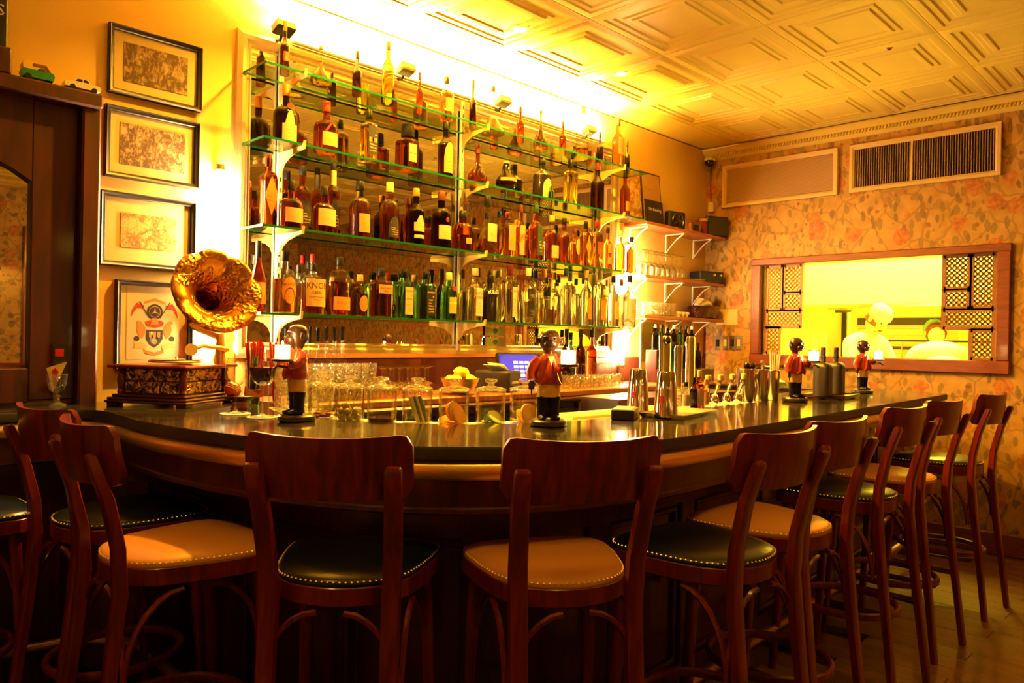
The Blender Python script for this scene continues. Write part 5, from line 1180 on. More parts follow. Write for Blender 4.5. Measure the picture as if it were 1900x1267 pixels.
# striped red ball on wooden dish (to the side of the gramophone)
e = empty('carved_dish', (-4.53, -.63, B0), tocam(-4.44, -.6), 'dark oval wooden dish on a carved foot beside the gramophone', 'dish')
MB().lathe([(.028, 0), (.030, .006), (.024, .012), (.026, .03), (.02, .034)], 16, sx=1.1, sy=.8).build('foot', M['wood_shelf'], e); MB().lathe([(.02, .032), (.05, .038), (.066, .052), (.062, .054), (.04, .046), (.001, .042)], 28, sy=.6).build('dish', WD, e)
RS = mat('red_ball', (.5, .03, .015), .25, coat=.4); e2 = empty('striped_ball', (-4.552, -.62, B0+.0465), .3, 'red striped ball resting in the wooden dish', 'ball')
MB().ball((0, 0, .031), .031, 20).build('ball', RS, e2, 60)
for k in range(3): MB().tube([(.0317*math.cos(a), .0317*math.sin(a)*1.0, .031) for a in [2*PI*i/24 for i in range(25)]], .0012, 5, M=Matrix.Translation((0, 0, .031)) @ Matrix.Rotation(.7, 4, 'Y') @ Matrix.Translation((0, 0, -.031+(k-1)*.007))).build('stripe', CAP['gold'], e2)
e3 = empty('wooden_wedge', (-4.495, -.65, B0+.048), tocam(-4.4, -.6)+.2, 'striped wooden wedge in the dish beside the ball', 'ornament')
MB().add([(-.02, -.02, 0), (.045, -.015, 0), (.045, .015, 0), (-.02, .02, 0), (-.018, -.014, .042), (-.018, .014, .042)], [(0, 3, 2, 1), (0, 1, 4), (3, 5, 2), (1, 2, 5, 4), (0, 4, 5, 3)]).build('wedge', M['wood_shelf'], e3, None); MB().box((.01, 0, .018), (.06, .006, .02), .3).build('inlay', CAP['wine'], e3, None)
# tall goblet with triangular card near the mirrored cabinet
gx_, gy_ = -5.02, -.10; e = empty('card_goblet', (gx_, gy_, B0), tocam(gx_, gy_), 'thick glass goblet with menu cards on the ledge before the mirrored cabinet', 'goblet')
MB().lathe([(.034, 0), (.034, .005), (.012, .012), (.010, .03), (.016, .036), (.010, .042), (.012, .05), (.026, .06), (.034, .085), (.036, .12), (.038, .122)], 22).build('goblet_glass', M['cutglass'], e, 50)
c1 = empty('menu_card', (gx_+.004, gy_+.004, B0+.055), tocam(gx_, gy_)+.1, 'tall black card with red square standing in the goblet', 'card'); MB().box((.005, 0, .085), (.045, .002, .20)).build('card', M['black'], c1, None); MB().box((.004, -.0015, .152), (.030, .001, .030)).build('red_square', CAP['red'], c1, None)
c2 = empty('menu_card', (gx_-.004, gy_-.006, B0+.052), tocam(gx_, gy_)-.1, 'triangular cream card with red figure in the goblet', 'card'); MB().prism([(-.034, .095), (.036, .12), (-.012, .0)], -.001, .001, Matrix.Rotation(PI/2, 4, 'X')).build('card', mat('card_yellow', (.82, .58, .18), .6), c2, None)
MB().prism([(-.014, .085), (-.004, .095), (.008, .08), (.0, .055), (.004, .035), (-.008, .02), (-.012, .045)], .0012, .002, Matrix.Rotation(PI/2, 4, 'X')).build('red_figure', CAP['red'], c2, None)
# red straws, green bottle
e = empty('straw_glass', (-4.335, -.37, B0), 0, 'tall glass crammed with red straws near the mirror', 'glass'); n = 22
zz0 = .30
MB().lathe([(.034, 0), (.036, .005), (.042, .18)], n).build('glass_wall', M['glass'], e, 50)
RST = mat('red_straw', (.55, .02, .012), .3, coat=.3)
for i in range(26):
    a = i*2.4; r = .008+.026*math.sqrt(i/26); MB().tube([(r*.5*math.cos(a), r*.5*math.sin(a), .004), (r*1.2*math.cos(a), r*1.2*math.sin(a), .245+.01*(i % 3))], .0042, 6).build('red_straw', RST, e)
e = empty('straw_glass', (-4.22, -.35, W), 0, 'second glass of red straws behind the candle', 'glass'); MB().lathe([(.034, 0), (.036, .005), (.042, .18)], n).build('glass_wall', M['glass'], e, 50)
for i in range(22):
    a = i*2.4; r = .008+.026*math.sqrt(i/22); MB().tube([(r*.5*math.cos(a), r*.5*math.sin(a), .004), (r*1.2*math.cos(a), r*1.2*math.sin(a), .245+.01*(i % 3))], .0042, 6).build('red_straw', RST, e)
e = empty('pineapple_finial_jar', (-4.345, -.13, B0), 0, 'glass jar with a green leafy pineapple-shaped lid by the straws', 'jar'); MB().lathe([(.03, 0), (.034, .02), (.034, .20), (.026, .24), (.036, .27), (.03, .30), (.01, .315)], 20).build('jar_glass', G['pale'], e, 50)
for i in range(6): a = i*1.05; MB().tube([(0, 0, .31), (.012*math.cos(a), .012*math.sin(a), .33), (.024*math.cos(a), .024*math.sin(a), .335)], [.005, .004, .001], 5).build('leaf', CUC, e)
e = empty('bottle', (-4.37, -.44, B0), 0, 'slim bright green bottle between the gramophone and the straws', 'bottle'); MB().lathe(bprof('tall', .022, .20), 18).build('glass_body', G['green'], e, 50); MB().cyl(.011, .17, .20, 12).build('cap', CAP['green'], e)
# ================================================================== back counter things
def onbb(px, yy): return colx(px, yy, W)
# row of black-capped pourer bottles and small decanters under the lowest shelf
for i, (px, top, lb) in enumerate(((572, 612, 'first'), (588, 608, 'second'), (604, 606, 'third'), (619, 607, 'fourth'), (634, 606, 'fifth'))):
    x = onbb(px, -.17); R = .030; H = rowz(top, x, -.17)-W; e = empty('speed_bottle', (x, -.17, W), 0, 'black-capped clear mixer bottle under the lowest shelf, '+lb+' from the candle', 'bottle', 'black-capped mixer bottles')
    MB().lathe(bprof('spire', R, H), 20).build('glass_body', M['glass'], e, 50); MB().lathe(bprof('spire', R, H, top=H*.3, shrink=.93, zmin=.004), 20).build('liquid', G['pale' if i % 2 else 'clear'], e, 50); MB().cyl(R*.36, H*.80, H, 12).build('cap', CAP['black'], e)
for i, (px, top, yy, g_, lb) in enumerate(((1050, 610, -.15, 'dark', 'dark-necked bottle rising behind the tray candle'), (1058, 617, -.10, 'green', 'short dark green bottle tucked by a candle'), (1076, 611, -.15, 'dark', 'dark green-black bottle in the middle of the glass crowd'), (1097, 612, -.15, 'cognac', 'brown bottle with round stopper in the glass crowd'))):
    bottle(px, top, 20, yy, BBT, 'tall', g_, None, 'black', None, lb, 'on the back counter')
# lemon bowl
lx_ = onbb(858, -.44); e = empty('steel_bowl', (lx_, -.42, W), 0, 'steel bowl heaped with lemons on the back counter', 'bowl'); MB().lathe([(.035, 0), (.04, .003), (.085, .04), (.105, .085), (.108, .086), (.103, .086), (.082, .043), (.04, .007), (.001, .006)], 36).build('bowl', M['steel'], e, 60)
for i, (dx, dy, dz) in enumerate(((-.045, -.02, .075), (.035, -.03, .078), (.0, .03, .08), (-.04, .035, .072), (.045, .03, .075), (-.012, -.012, .118), (.035, .012, .112))):
    l = empty('lemon', (lx_+dx, -.42+dy, W+dz-.002), i*.9, ('lemon heaped in the steel bowl', 'lemon lying on top of the heap in the steel bowl')[i > 4], 'lemon', 'lemons in the steel bowl')
    MB().lathe([(.002, -.042), (.007, -.038), (.02, -.028), (.030, -.01), (.031, .008), (.022, .026), (.008, .036), (.003, .042)], 18, M=Matrix.Rotation(1.3, 4, 'X')).build('lemon_body', LEM, l, 60)
# card printer with papers, till screen
px_ = onbb(928, -.38); e = empty('receipt_printer', (px_, -.36, W), .35, 'black receipt printer with papers on top', 'printer'); MB().box((0, 0, .06), (.17, .22, .12), ch=.012).build('printer_body', M['black'], e, 30); MB().box((0, -.111, .055), (.10, .004, .012)).build('paper_slot', CAP['silver'], e, None); MB().box((-.05, -.112, .03), (.02, .004, .016)).build('button', M['blackgloss'], e, None)
e = empty('loose_papers', (px_+.0, -.37, W+.125), .1, 'pink-white slips of paper leaning on the printer', 'paper')
MB().box((0, 0, 0), (.16, .12, .002), M=Matrix.Rotation(.35, 4, 'Y')).build('sheet', M['white'], e, None); MB().box((.02, .01, .012), (.15, .11, .002), .2, M=Matrix.Rotation(.5, 4, 'Y')).build('sheet', M['white'], e, None)
px_ = onbb(962, -.34); e = empty('till_screen', (px_+.07, -.27, W), tocam(px_, -.3)*.6, 'tilted touch screen till glowing blue', 'monitor'); TM = Matrix.Translation((0, 0, .12)) @ Matrix.Rotation(-.45, 4, 'X')
MB().box((0, 0, 0), (.27, .03, .21), M=TM, ch=.01).build('screen_case', M['black'], e, 30); MB().box((0, -.016, 0), (.235, .003, .175), M=TM).build('screen', mat('screen_blue', (.02, .02, .3), .2, emit=.22, ecol=(.06, .05, 1)), e, None); MB().lathe([(.08, 0), (.08, .01), (.03, .02), (.03, .08)], 18).build('stand', M['black'], e)
ky = mat('screen_keys', (.3, .5, .9), .3, emit=.26, ecol=(.45, .6, 1))
for r_ in range(4):
    for c_ in range(3): MB().box((-.02+.035*c_, -.0185, -.05+.028*r_), (.028, .002, .018), M=TM).build('screen_key', ky, e, None)
# banknotes stuck on the mirror
for i, (a, b) in enumerate((((900, 605), (938, 623)), ((900, 626), (938, 643)))):
    A, B = at(*a, 1, -.024), at(*b, 1, -.024); bn = MB().box(((A.x+B.x)/2, -.0235, (A.z+B.z)/2), (abs(B.x-A.x), .001, abs(A.z-B.z)), 0).build('banknote', LM['lime'], None, None); tag(bn, ('upper', 'lower')[i]+' green banknote stuck at the bottom of the mirror', 'banknote')
    o = MB().add([((A.x+B.x)/2+.022*math.cos(k), -.0245, (A.z+B.z)/2+.016*math.sin(k)) for k in [i*PI/8 for i in range(16)]], [tuple(range(16))]).build('portrait_oval', LM['green'], bn, None)
# ================================================================== wooden wall shelves at the corner
WS = [(2.27, 'upper'), (1.875, 'middle'), (1.575, 'lower')]
for z, lb in WS:
    e = empty('wall_shelf', (-.62, 0, z), 0, lb+' brown wooden wall shelf by the room corner', 'shelf'); MB().box((0, -.108, -.012), (1.16, .21, .024), ch=.004).build('board', M['wood_shelf'], e, None)
    for x in (-.50, .0, .42):
        b = MB(); b.box((x, -.005, -.10), (.022, .008, .16)); b.box((x, -.09, -.028), (.022, .17, .006)); b.bar([(x, -.008, -.17), (x, -.05, -.12), (x, -.10, -.07), (x, -.16, -.034)], .016, .006, (1, 0, 0)); b.build('bracket', M['white'], e, None)
zu, zm, zl = 2.2705, 1.8755, 1.5755
def fx(px, y, z): return colx(px, y, z)
SK = photo_mat('sketch_print', (.35, .12, .03), (.70, .50, .22), 1.0, 'map'); 
def lean(px0, px1, top, y, z, label, m_in, fcol, name='framed_print', fw=.014, txt=None):
    xa_, xb_ = fx(px0, y, z), fx(px1, y, z); H = rowz(top, (xa_+xb_)/2, y)-z; wd = xb_-xa_
    e = empty(name, ((xa_+xb_)/2, y, z), 0, label, 'picture'); TL = Matrix.Rotation(-.10, 4, 'X')
    MB().box((0, 0, H/2+.002), (wd, .014, H), ch=.003, M=TL).build('frame', fcol, e, None); MB().box((0, -.008, H/2+.002), (wd-2*fw, .003, H-2*fw), M=TL).build('print', m_in, e, None)
    if txt:
        for s_, zc, sz, ink in txt: put_text(s_, sz*H, lambda u, v: tuple(TL @ Vector((u, -.0105, v+zc*H))), 'lettering', ink, e)
    return e
lean(1166, 1200, 318, -.05, zu, 'pale sketch of a reaching figure leaning at the end of the upper wall shelf', SK, M['cream'])
lean(1193, 1229, 320, -.06, zu+.0, 'dark-framed certificate standing tall on the upper wall shelf', LM['beige'], M['blackgloss'])
lean(1199, 1231, 372, -.13, zu, 'black framed card with pale bold lettering on the upper wall shelf', M['black'], M['blackgloss'], txt=(('No Smoking', .62, .17, INKW),))
x = fx(1252, -.10, zu); e = empty('table_fan', (x, -.10, zu), -.2, 'round black table fan in a dark box frame on the upper wall shelf', 'fan'); MB().box((0, 0, .075), (.19, .06, .15), ch=.01).build('case', M['black'], e, 30)
MB().tube([(.06*math.cos(2*PI*i/28), -.035, .075+.06*math.sin(2*PI*i/28)) for i in range(29)], .005, 6, cap=False).build('guard_ring', M['blackgloss'], e)
for k in range(5): MB().bar([(0, -.034, .075), (.055*math.cos(k*1.257), -.034, .075+.055*math.sin(k*1.257))], .02, .003, (0, .3, 1)).build('blade', M['blackgloss'], e, None)
x = fx(1284, -.10, zu); e = empty('glass_block', (x, -.12, zu), -.2, 'clear and green glass trinket box on the upper wall shelf', 'ornament'); MB().box((0, 0, .05), (.11, .05, .10), ch=.006).build('box', G['pale'], e, None); MB().box((0, -.02, .05), (.07, .004, .05)).build('green_print', LM['lime'], e, None)
x = fx(1303, -.11, zu); e = empty('gift_tin', (x, -.12, zu), 0, 'tall dark red tin beside the black speaker', 'tin'); MB().cyl(.035, 0, .14, 20, ch=.003).build('tin_body', CAP['wine'], e, 40); MB().cyl(.036, .12, .145, 20, ch=.003).build('lid', CAP['gold'], e, 40)
e = empty('speaker', (-.10, -.13, zu), -.5, 'black box speaker at the corner end of the upper wall shelf', 'speaker'); MB().box((0, 0, .085), (.20, .15, .17), ch=.008).build('cabinet', M['black'], e, 30); MB().box((0, -.077, .085), (.18, .004, .15)).build('grille', mat('speaker_cloth', (.02, .018, .016), .9), e, None)
# middle shelf: upturned wine glasses, dish, navy box
gp_ = proto(wineglass((0, 0, zm), .034, .19, True, 'large wine glass standing upside down on the middle wall shelf', 'upturned wine glasses on the middle wall shelf', None, .55))
first = True
for i in range(8):
    for yy in (-.15, -.065):
        p_ = (-1.15+.076*i, yy, zm)
        if first: gp_.location = p_; first = False
        else: dupm(gp_, p_)
e = empty('pale_dish', (-.40, -.12, zm), 0, 'flat pale oval dish on the middle wall shelf', 'dish'); MB().lathe([(.05, 0), (.10, .010), (.12, .016), (.10, .014), (.001, .006)], 28, sy=.8).build('dish', M['white'], e)
e = empty('amplifier_box', (-.16, -.11, zm), -.35, 'navy box with two round knobs at the corner end of the middle shelf', 'box'); MB().box((0, 0, .05), (.25, .14, .10), ch=.006).build('case', mat('navy_case', (.015, .02, .06), .4), e, 30)
for k in (0, 1): MB().cyl(.010, .0, .012, 14, M=Matrix.Translation((.02+.07*k, -.07, .07)) @ Matrix.Rotation(PI/2, 4, 'X')).build('knob', M['brass'], e)
# lower shelf
tp_ = proto(tumbler((-1.1, -.14, zl), .033, .105, 'tall crystal tumbler at the bright end of the lower wall shelf', 'crystal tumblers on the lower wall shelf'))
for i in range(6):
    for yy in (-.14, -.06):
        if i or yy == -.06: dupm(tp_, (-1.1+.072*i, yy, zl), .2*i)
e = empty('bread_basket', (-.22, -.12, zl), -.2, 'dark oval wicker basket holding pale napkins on the lower wall shelf', 'basket')
n = 40; bm_ = MB(); vs = []
for j in range(9):
    z = .01+.011*j; r = .105+.028*j/8
    for i in range(n): a = 2*PI*i/n; k = 1+.018*(1 if (i+j) % 2 else -1); vs.append((r*k*math.cos(a)*1.25, r*k*math.sin(a)*.62, z))
bm_.add(vs, [(j*n+i, j*n+(i+1) % n, (j+1)*n+(i+1) % n, (j+1)*n+i) for j in range(8) for i in range(n)]+[tuple(reversed(range(n)))]); bm_.build('wicker_body', WD, e, None); MB().tube([(.168*math.cos(2*PI*i/n), .083*math.sin(2*PI*i/n), .102) for i in range(n+1)], .007, 6, cap=False).build('wicker_rim', WD, e)
e = empty('napkin_pile', (-.22, -.12, zl+.035), .1, 'pale folded napkins heaped in the wicker basket', 'napkins'); MB().tube([(-.12, 0, .05), (-.06, .01, .085), (0, 0, .10), (.07, -.01, .085), (.13, 0, .07)], [.02, .045, .055, .045, .03], 12, flat=.7).build('napkin', M['white'], e, 60); MB().tube([(-.13, -.01, .09), (-.09, -.01, .12), (-.04, 0, .10)], [.015, .035, .03], 8, flat=.5).build('napkin', M['cream'], e, 60)
for k in range(3):
    e = empty('pale_egg_cup', (-.62+.06*k, -.13, zl), 0, 'small pale cup in a row of three on the lower wall shelf', 'cup', 'three small pale cups'); MB().lathe([(.015, 0), (.018, .004), (.010, .01), (.024, .03), (.026, .045), (.023, .045), (.02, .03), (.001, .015)], 18).build('cup', M['white'], e)
# under the lower shelf
o = picture((-.92, 1.52), (-.74, 1.28), 'small dark picture hanging under the lower wall shelf', photo_mat('dark_portrait', (.04, .02, .015), (.22, .10, .04), 1, 'crowd'), mat_w=.004)
o = picture((-.64, 1.50), (-.30, 1.24), 'pale framed notice under the lower wall shelf near the corner', LM['beige'], fw=.01, mat_w=.01, fm=M['cream'])
e = empty('menu_board', (-1.02, -.10, W), 0, 'bright yellow-green sign board standing at the kitchen end of the back counter', 'sign'); MB().box((0, 0, .24), (.16, .012, .48), ch=.003).build('board', M['cream'], e, None); MB().box((0, -.007, .30), (.13, .002, .30)).build('print', LM['lime'], e, None)
# two-step rack with dark bottles
e = empty('bottle_steps', (-.86, -.30, W), 0, 'dark stepped rack for bottles on the back counter', 'rack')
MB().box((0, .05, .12), (.62, .10, .24), ch=.004).build('upper_step', WD, e, None); MB().box((0, -.06, .05), (.62, .12, .10), ch=.004).build('lower_step', WD, e, None)
DB = {}
for r_, (yy, zz, nb) in enumerate(((-.25, W+.2405, 7), (-.36, W+.1005, 6))):
    for i in range(nb):
        x = -1.12+.085*i; hh = .20 if r_ else .19; k = i % 3; e = empty('mixer_bottle', (x, yy, zz), 0, ('upper', 'lower')[r_]+' step '+('dark glass', 'green-tinted', 'black-labelled')[k]+' mixer bottle, '+('first', 'second', 'third', 'fourth', 'fifth', 'sixth', 'seventh')[i]+' from the lamp', 'bottle', 'mixer bottles on the stepped rack')
        MB().lathe(bprof('tall', .028, hh), 18).build('glass_body', G[('dark', 'green', 'dark')[k]], e, 50); MB().cyl(.012, hh*.86, hh, 12).build('cap', CAP['black' if k else 'silver'], e)
# steel cylinders and telephone on the far counter top
for (px, top, r, yy, lb) in ((1233, 622, .034, -.9, 'tall polished steel cylinder with round black knob'), (1280, 623, .030, -.8, 'narrower tall steel cylinder behind the bitters'), (1258, 640, .026, -.75, 'short steel cylinder between the two tall ones')):
    x = colx(px, yy, BH); e = empty('steel_dispenser', (x, yy, BH-.02), 0, lb, 'dispenser'); H = rowz(top, x, yy)-BH+.02; MB().lathe([(r*1.1, 0), (r*1.1, .01), (r, .015), (r, H-.02), (r*.8, H-.004), (.001, H)], 24).build('cylinder', M['chrome'], e, 40)
    if r > .033: MB().ball((-.03, -.03, H-.03), .026, 16).build('knob', M['blackgloss'], e)
sc_ = empty('service_counter', (-1.9, -.85, 0), 0, 'steel under-counter unit between the bar and the back bar', 'counter'); MB().box((0, 0, .53), (1.3, .26, 1.05)).build('cabinet_body', M['steel'], sc_, None); MB().box((0, 0, BH-.026), (1.34, .30, .010)).build('worktop', M['steel'], sc_, None)
e = empty('telephone', (-.72, -.95, BH+.0004), -.3, 'black telephone with handset at the corner end of the counter', 'telephone')
CT = empty('corner_counter', (-.45, -.955, 0), 0, 'dark counter block filling the corner behind the bar end', 'counter'); MB().box((0, .0, .53), (.80, .80, 1.06)).build('cabinet_body', WD, CT, None); MB().box((0, 0, BH-.009), (.84, .86, .018), ch=.004).build('worktop', M['counter'], CT, None)
MB().add([(-.09, -.09, 0), (.09, -.09, 0), (.09, .09, 0), (-.09, .09, 0), (-.08, -.08, .025), (.08, -.08, .025), (.08, .08, .09), (-.08, .08, .09)], [(0, 3, 2, 1), (4, 5, 6, 7), (0, 1, 5, 4), (1, 2, 6, 5), (2, 3, 7, 6), (3, 0, 4, 7)]).build('phone_base', M['black'], e, None); MB().tube([(-.09, .03, .10), (-.06, .03, .125), (.06, .03, .125), (.09, .03, .10)], [.022, .016, .016, .022], 10).build('handset', M['blackgloss'], e)
# ================================================================== wallpapered wall fittings
def gr(y0, z1, y1, z0, label, vert):
    e = empty('vent_grille', (0, (y0+y1)/2, (z0+z1)/2), -PI/2, label, 'vent'); a, b = abs(y1-y0)/2, (z1-z0)/2
    frame_ring(-a+.035, a-.035, -b+.035, b-.035, .035, [(0, 0), (0, .02), (.4, .03), (1, .03), (1, 0)], 'frame', M['cream'], e)
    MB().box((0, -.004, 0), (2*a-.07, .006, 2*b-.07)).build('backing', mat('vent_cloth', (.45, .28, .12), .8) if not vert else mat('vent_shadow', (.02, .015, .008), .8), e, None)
    if vert:
        MB().box((-.06, -.012, 0), (.014, .018, 2*b-.07)).build('mullion', M['cream'], e, None); s0 = None
        n_ = 56
        for i in range(n_):
            x = -a+.045+(2*a-.09)*i/(n_-1)
            if s0 is None: s0 = MB().box((0, 0, 0), (.005, .012, 2*b-.07)).build('slat', mat('vent_slat', (.30, .18, .08), .6), e, None); o = s0
            else: o = s0.copy(); COL.objects.link(o)
            o.location = (x, -.013, 0)
    else:
        s0 = None
        for i in range(26):
            z = -b+.045+(2*b-.09)*i/25
            if s0 is None: s0 = MB().box((0, 0, 0), (2*a-.07, .008, .006)).build('slat', mat('vent_slat_pale', (.52, .33, .14), .7), e, None); o = s0
            else: o = s0.copy(); COL.objects.link(o)
            o.location = (0, -.010, z)
    return e
gr(-.165, 2.885, -1.135, 2.53, 'cream-framed wall vent with pale fine slats nearer the corner', False)
gr(-1.225, 2.885, -2.21, 2.53, 'cream-framed wall vent with dark vertical slats', True)
e = empty('security_camera', (-.06, -.06, CH-.10), .7, 'small black dome security camera under the cornice in the corner', 'camera'); MB().cyl(.045, 0, .02, 20).build('mount', M['white'], e, 40); MB().ball((0, 0, -.012), (.042, .042, .038), 18).build('dome', M['blackgloss'], e, 60)
e = empty('wall_sensor', (-.02, -.06, 2.55), 0, 'small white box with a hanging wire below the security camera', 'sensor'); MB().box((0, 0, 0), (.03, .05, .09), ch=.005).build('case', M['white'], e, 30); MB().tube([(0, 0, .04), (-.002, .01, .2), (0, .0, .36)], .003, 6).build('wire', M['black'], e)
e = empty('wall_notice', (-.004, -.22, 1.60), 0, 'plain pale paper notice pinned on the wallpaper beside the pass-through', 'paper'); MB().box((0, 0, 0), (.003, .20, .13)).build('sheet', M['cream'], e, None)
for i, (px) in enumerate((1332, 1346, 1359, 1371)):
    p = at(px, 636, 0, -.006); e = empty('wall_switch', (0, p.y, p.z), 0, ('first', 'second', 'third', 'fourth')[i]+' metal switch plate from the corner, on the wallpaper', 'switch', 'switch plates on the wallpaper'); MB().box((-.005, 0, 0), (.008, .055, .12), ch=.003).build('plate', M['steel'], e, 30); MB().box((-.012, 0, 0), (.008, .03, .06), ch=.003).build('toggle', (CAP['black'], M['cream'])[i % 2], e, 30)
# toys on the cabinet cornice and the dark sign
tz = ZT+.0005
e = empty('toy_rickshaw', (-5.10, -.075, tz), 0, 'toy auto rickshaw, yellow over green, on top of the wooden cabinet', 'toy')
GN = mat('toy_green', (.02, .22, .07), .35); YL = mat('toy_yellow', (.85, .55, .12), .35); s = 1.3
Mx = Matrix.Rotation(PI/2, 4, 'X')
MB().prism([(-.05, .012), (.052, .012), (.056, .03), (.05, .042), (-.052, .042), (-.056, .03)], -.022, .022, Mx).build('lower_body', GN, e, 40)
yb = MB(); yb.prism([(-.050, .042), (-.052, .060), (-.044, .074), (.030, .074), (.048, .045), (.043, .042), (.026, .066), (-.020, .066), (-.020, .042)], -.0225, .0225, Mx); yb.build('canopy', YL, e, 40)
MB().box((.012, 0, .046), (.02, .036, .012), ch=.003).build('seat', CAP['brown'], e, 30)
for x in (-.034,): 
    for y in (-.02, .02): MB().cyl(.012, -.004, .004, 16, M=Matrix.Translation((x, y, .012)) @ Mx).build('wheel', CAP['black'], e)
MB().cyl(.012, -.004, .004, 16, M=Matrix.Translation((.040, 0, .012)) @ Mx).build('wheel', CAP['black'], e)
e = empty('toy_car', (-4.945, -.078, tz), 0, 'small white toy saloon car on top of the wooden cabinet', 'toy'); WC = mat('toy_white', (.82, .72, .55), .3, coat=.4)
MB().prism([(-.064, .010), (.062, .010), (.066, .020), (.060, .030), (.028, .033), (.016, .046), (-.022, .047), (-.036, .034), (-.062, .031), (-.066, .02)], -.024, .024, Mx).build('car_body', WC, e, 40)
MB().prism([(-.030, .034), (-.020, .0445), (-.004, .0445), (-.004, .034)], -.0246, .0246, Mx).build('side_window', CAP['black'], e, None); MB().prism([(.0, .034), (.0, .0445), (.014, .0435), (.022, .034)], -.0246, .0246, Mx).build('side_window', CAP['black'], e, None)
for x in (-.038, .040):
    for y in (-.021, .021): MB().cyl(.0105, -.004, .004, 16, M=Matrix.Translation((x, y, .0105)) @ Mx).build('wheel', CAP['black'], e)
e = empty('wall_board', (-5.62, 0, 2.80), 0, 'dark wall board above the cabinet, only its corner in view', 'board'); MB().box((0, -.02, 0), (.86, .04, .72), ch=.006).build('board', M['black'], e, None); put_text('S', .06, lambda u, v: (u+.405, -.0415, v-.22), 'lettering', INKW, e)
e = empty('wooden_block', (-5.235, -.07, tz), 0, 'dark red wooden block on the cabinet top beside the toy rickshaw', 'ornament'); MB().box((0, 0, .05), (.09, .08, .10), ch=.006).build('block', M['wood_door'], e, None)

# ================================================================== lamps
LAMP = mat('lamp_glow', (1, .8, .5), .4, emit=240, ecol=(1, .62, .24))
def wall_lamp(x, y, z0, z1, label, pw):
    e = empty('wall_lamp', (x, y, z0), 0, label, 'lamp'); H = z1-z0
    MB().cyl(.016, .0, H, 18, ch=.004).build('glass_tube', LAMP, e, 60)
    for z in (-.012, H+.012): MB().cyl(.019, z-.014, z+.014, 16, ch=.003).build('end_cap', M['brass'], e, 40)
    MB().box((0, -y/2-.002 if y < 0 else 0, H+.010), (.022, -y-.01, .012)).build('arm', M['brass'], e, None); MB().box((0, -y/2-.002, -.010), (.022, -y-.01, .012)).build('arm', M['brass'], e, None)
    return e
wall_lamp(-4.365, -.060, 1.66, 2.12, 'glaring upright tube lamp on the wall beside the mirror, by the picture column', 0)
wall_lamp(-4.345, -.060, 1.28, 1.50, 'glaring short tube lamp low on the wall behind the gramophone horn', 0)
wall_lamp(-1.225, -.060, 1.60, 2.10, 'glaring upright tube lamp at the kitchen end of the glass shelves', 0)
wall_lamp(-1.27, -.060, 1.20, 1.46, 'glaring short tube lamp low at the kitchen end of the back counter', 0)
FL = mat('floodlight_lens', (1, .9, .7), .3, emit=120, ecol=(1, .6, .14))
for x, lb in ((-4.08, 'nearest the gramophone end'), (-3.35, 'second along'), (-2.60, 'third along'), (-1.75, 'nearest the kitchen')):
    e = empty('floodlight', (x, -.10, 2.825), 0, ('small black' if x < -4 else 'small white')+' floodlight clamped on the mirror frame, '+lb, 'lamp')
    T_ = Matrix.Rotation(-.35, 4, 'X'); MB().box((0, 0, .02), (.10, .075, .05), M=T_, ch=.008).build('housing', M['black'] if x < -4 else M['white'], e, 30); MB().box((0, 0, .047), (.085, .06, .004), M=T_).build('lens', FL, e, None)
    MB().tube([(0, .02, .0), (0, .04, -.03), (0, .075, -.02)], .008, 8).build('clamp_arm', M['black'], e)
    l = area('floodlight_beam', (0, 0, .055), .08, 55, (1, .54, .08), (PI+.25, 0, 0), .05, 140); l.parent = e
e = empty('light_strip', (-2.75, -.030, 2.826), 0, 'long glaring light strip lying on top of the mirror frame', 'lamp')
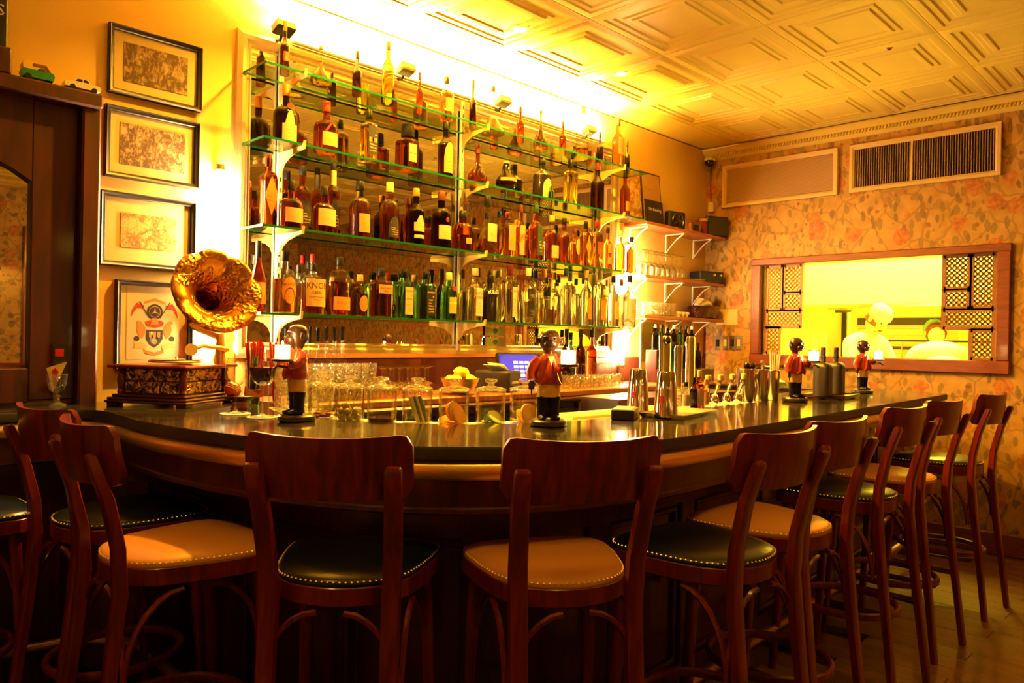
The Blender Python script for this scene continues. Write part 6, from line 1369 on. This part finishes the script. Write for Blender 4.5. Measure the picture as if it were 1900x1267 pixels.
MB().box((0, 0, -.006), (2.5, .03, .012), ch=.003).build('channel', M['white'], e, None); MB().box((0, 0, .002), (2.48, .022, .004)).build('diffuser', mat('strip_glow', (1, .85, .6), .4, emit=60, ecol=(1, .56, .10)), e, None)
l = area('strip_light', (0, -.012, .012), 2.4, 330, (1, .54, .09), (PI-.15, 0, 0), .03, 170); l.parent = e
# small ceiling spots shining down in front of the bottle shelves
for i, x in enumerate((-3.9, -3.0, -2.1)):
    e = empty('ceiling_spot', (x, -.62, CH-.014), 0, 'small recessed ceiling spot above the bottles, '+('first', 'second', 'third')[i]+' from the gramophone end', 'lamp'); MB().lathe([(.05, -.004), (.05, .0), (.035, .0), (.033, -.002)], 24).build('trim_ring', M['white'], e, 40)
    MB().cyl(.032, -.004, -.002, 20).build('bulb', FL, e); l = area('spot_beam', (0, 0, -.01), .06, 30, WARM, (-.15, 0, 0), .06, 150); l.parent = e
# opposite side of the room, seen only in the mirrors
for x in (-7.6, -6.2, -4.9, -3.5, -2.1, -.9):
    MBX = MB().box((x, -6.93, 1.3), (.16, .06, 2.6), ch=.01).build('trim_'+str(int(-x*10)), M['wood_red'], None, None); MBX['kind'] = 'structure'
for i, (x, z) in enumerate(((-3.9, 2.0), (-2.7, 2.0), (-5.5, 2.0))):
    e = empty('sconce', (x, -6.93, z), PI, 'wall sconce with small dark shade on the opposite wall, reflected in the mirror, '+('first', 'second', 'third')[i], 'lamp'); MB().box((0, -.02, -.06), (.06, .03, .12), ch=.008).build('back_plate', M['brass'], e, 30); MB().tube([(0, -.03, -.06), (0, -.12, -.08), (0, -.16, -.02), (0, -.16, .03)], .008, 8).build('arm', M['brass'], e); MB().lathe([(.07, .06), (.045, .17)], 20, (0, -.16, 0)).build('shade', CAP['black'], e, 50); MB().ball((0, -.16, .05), .022, 12).build('bulb', FL, e)
bench = empty('banquette', (-4.5, -6.6, 0), 0, 'dark red leather bench along the opposite wall, seen in the mirror', 'bench'); MB().box((0, 0, .23), (6, .55, .45), ch=.03).build('seat', CAP['wine'], bench, 30); MB().box((0, -.2, .7), (6, .14, .6), ch=.03).build('backrest', CAP['wine'], bench, 30)
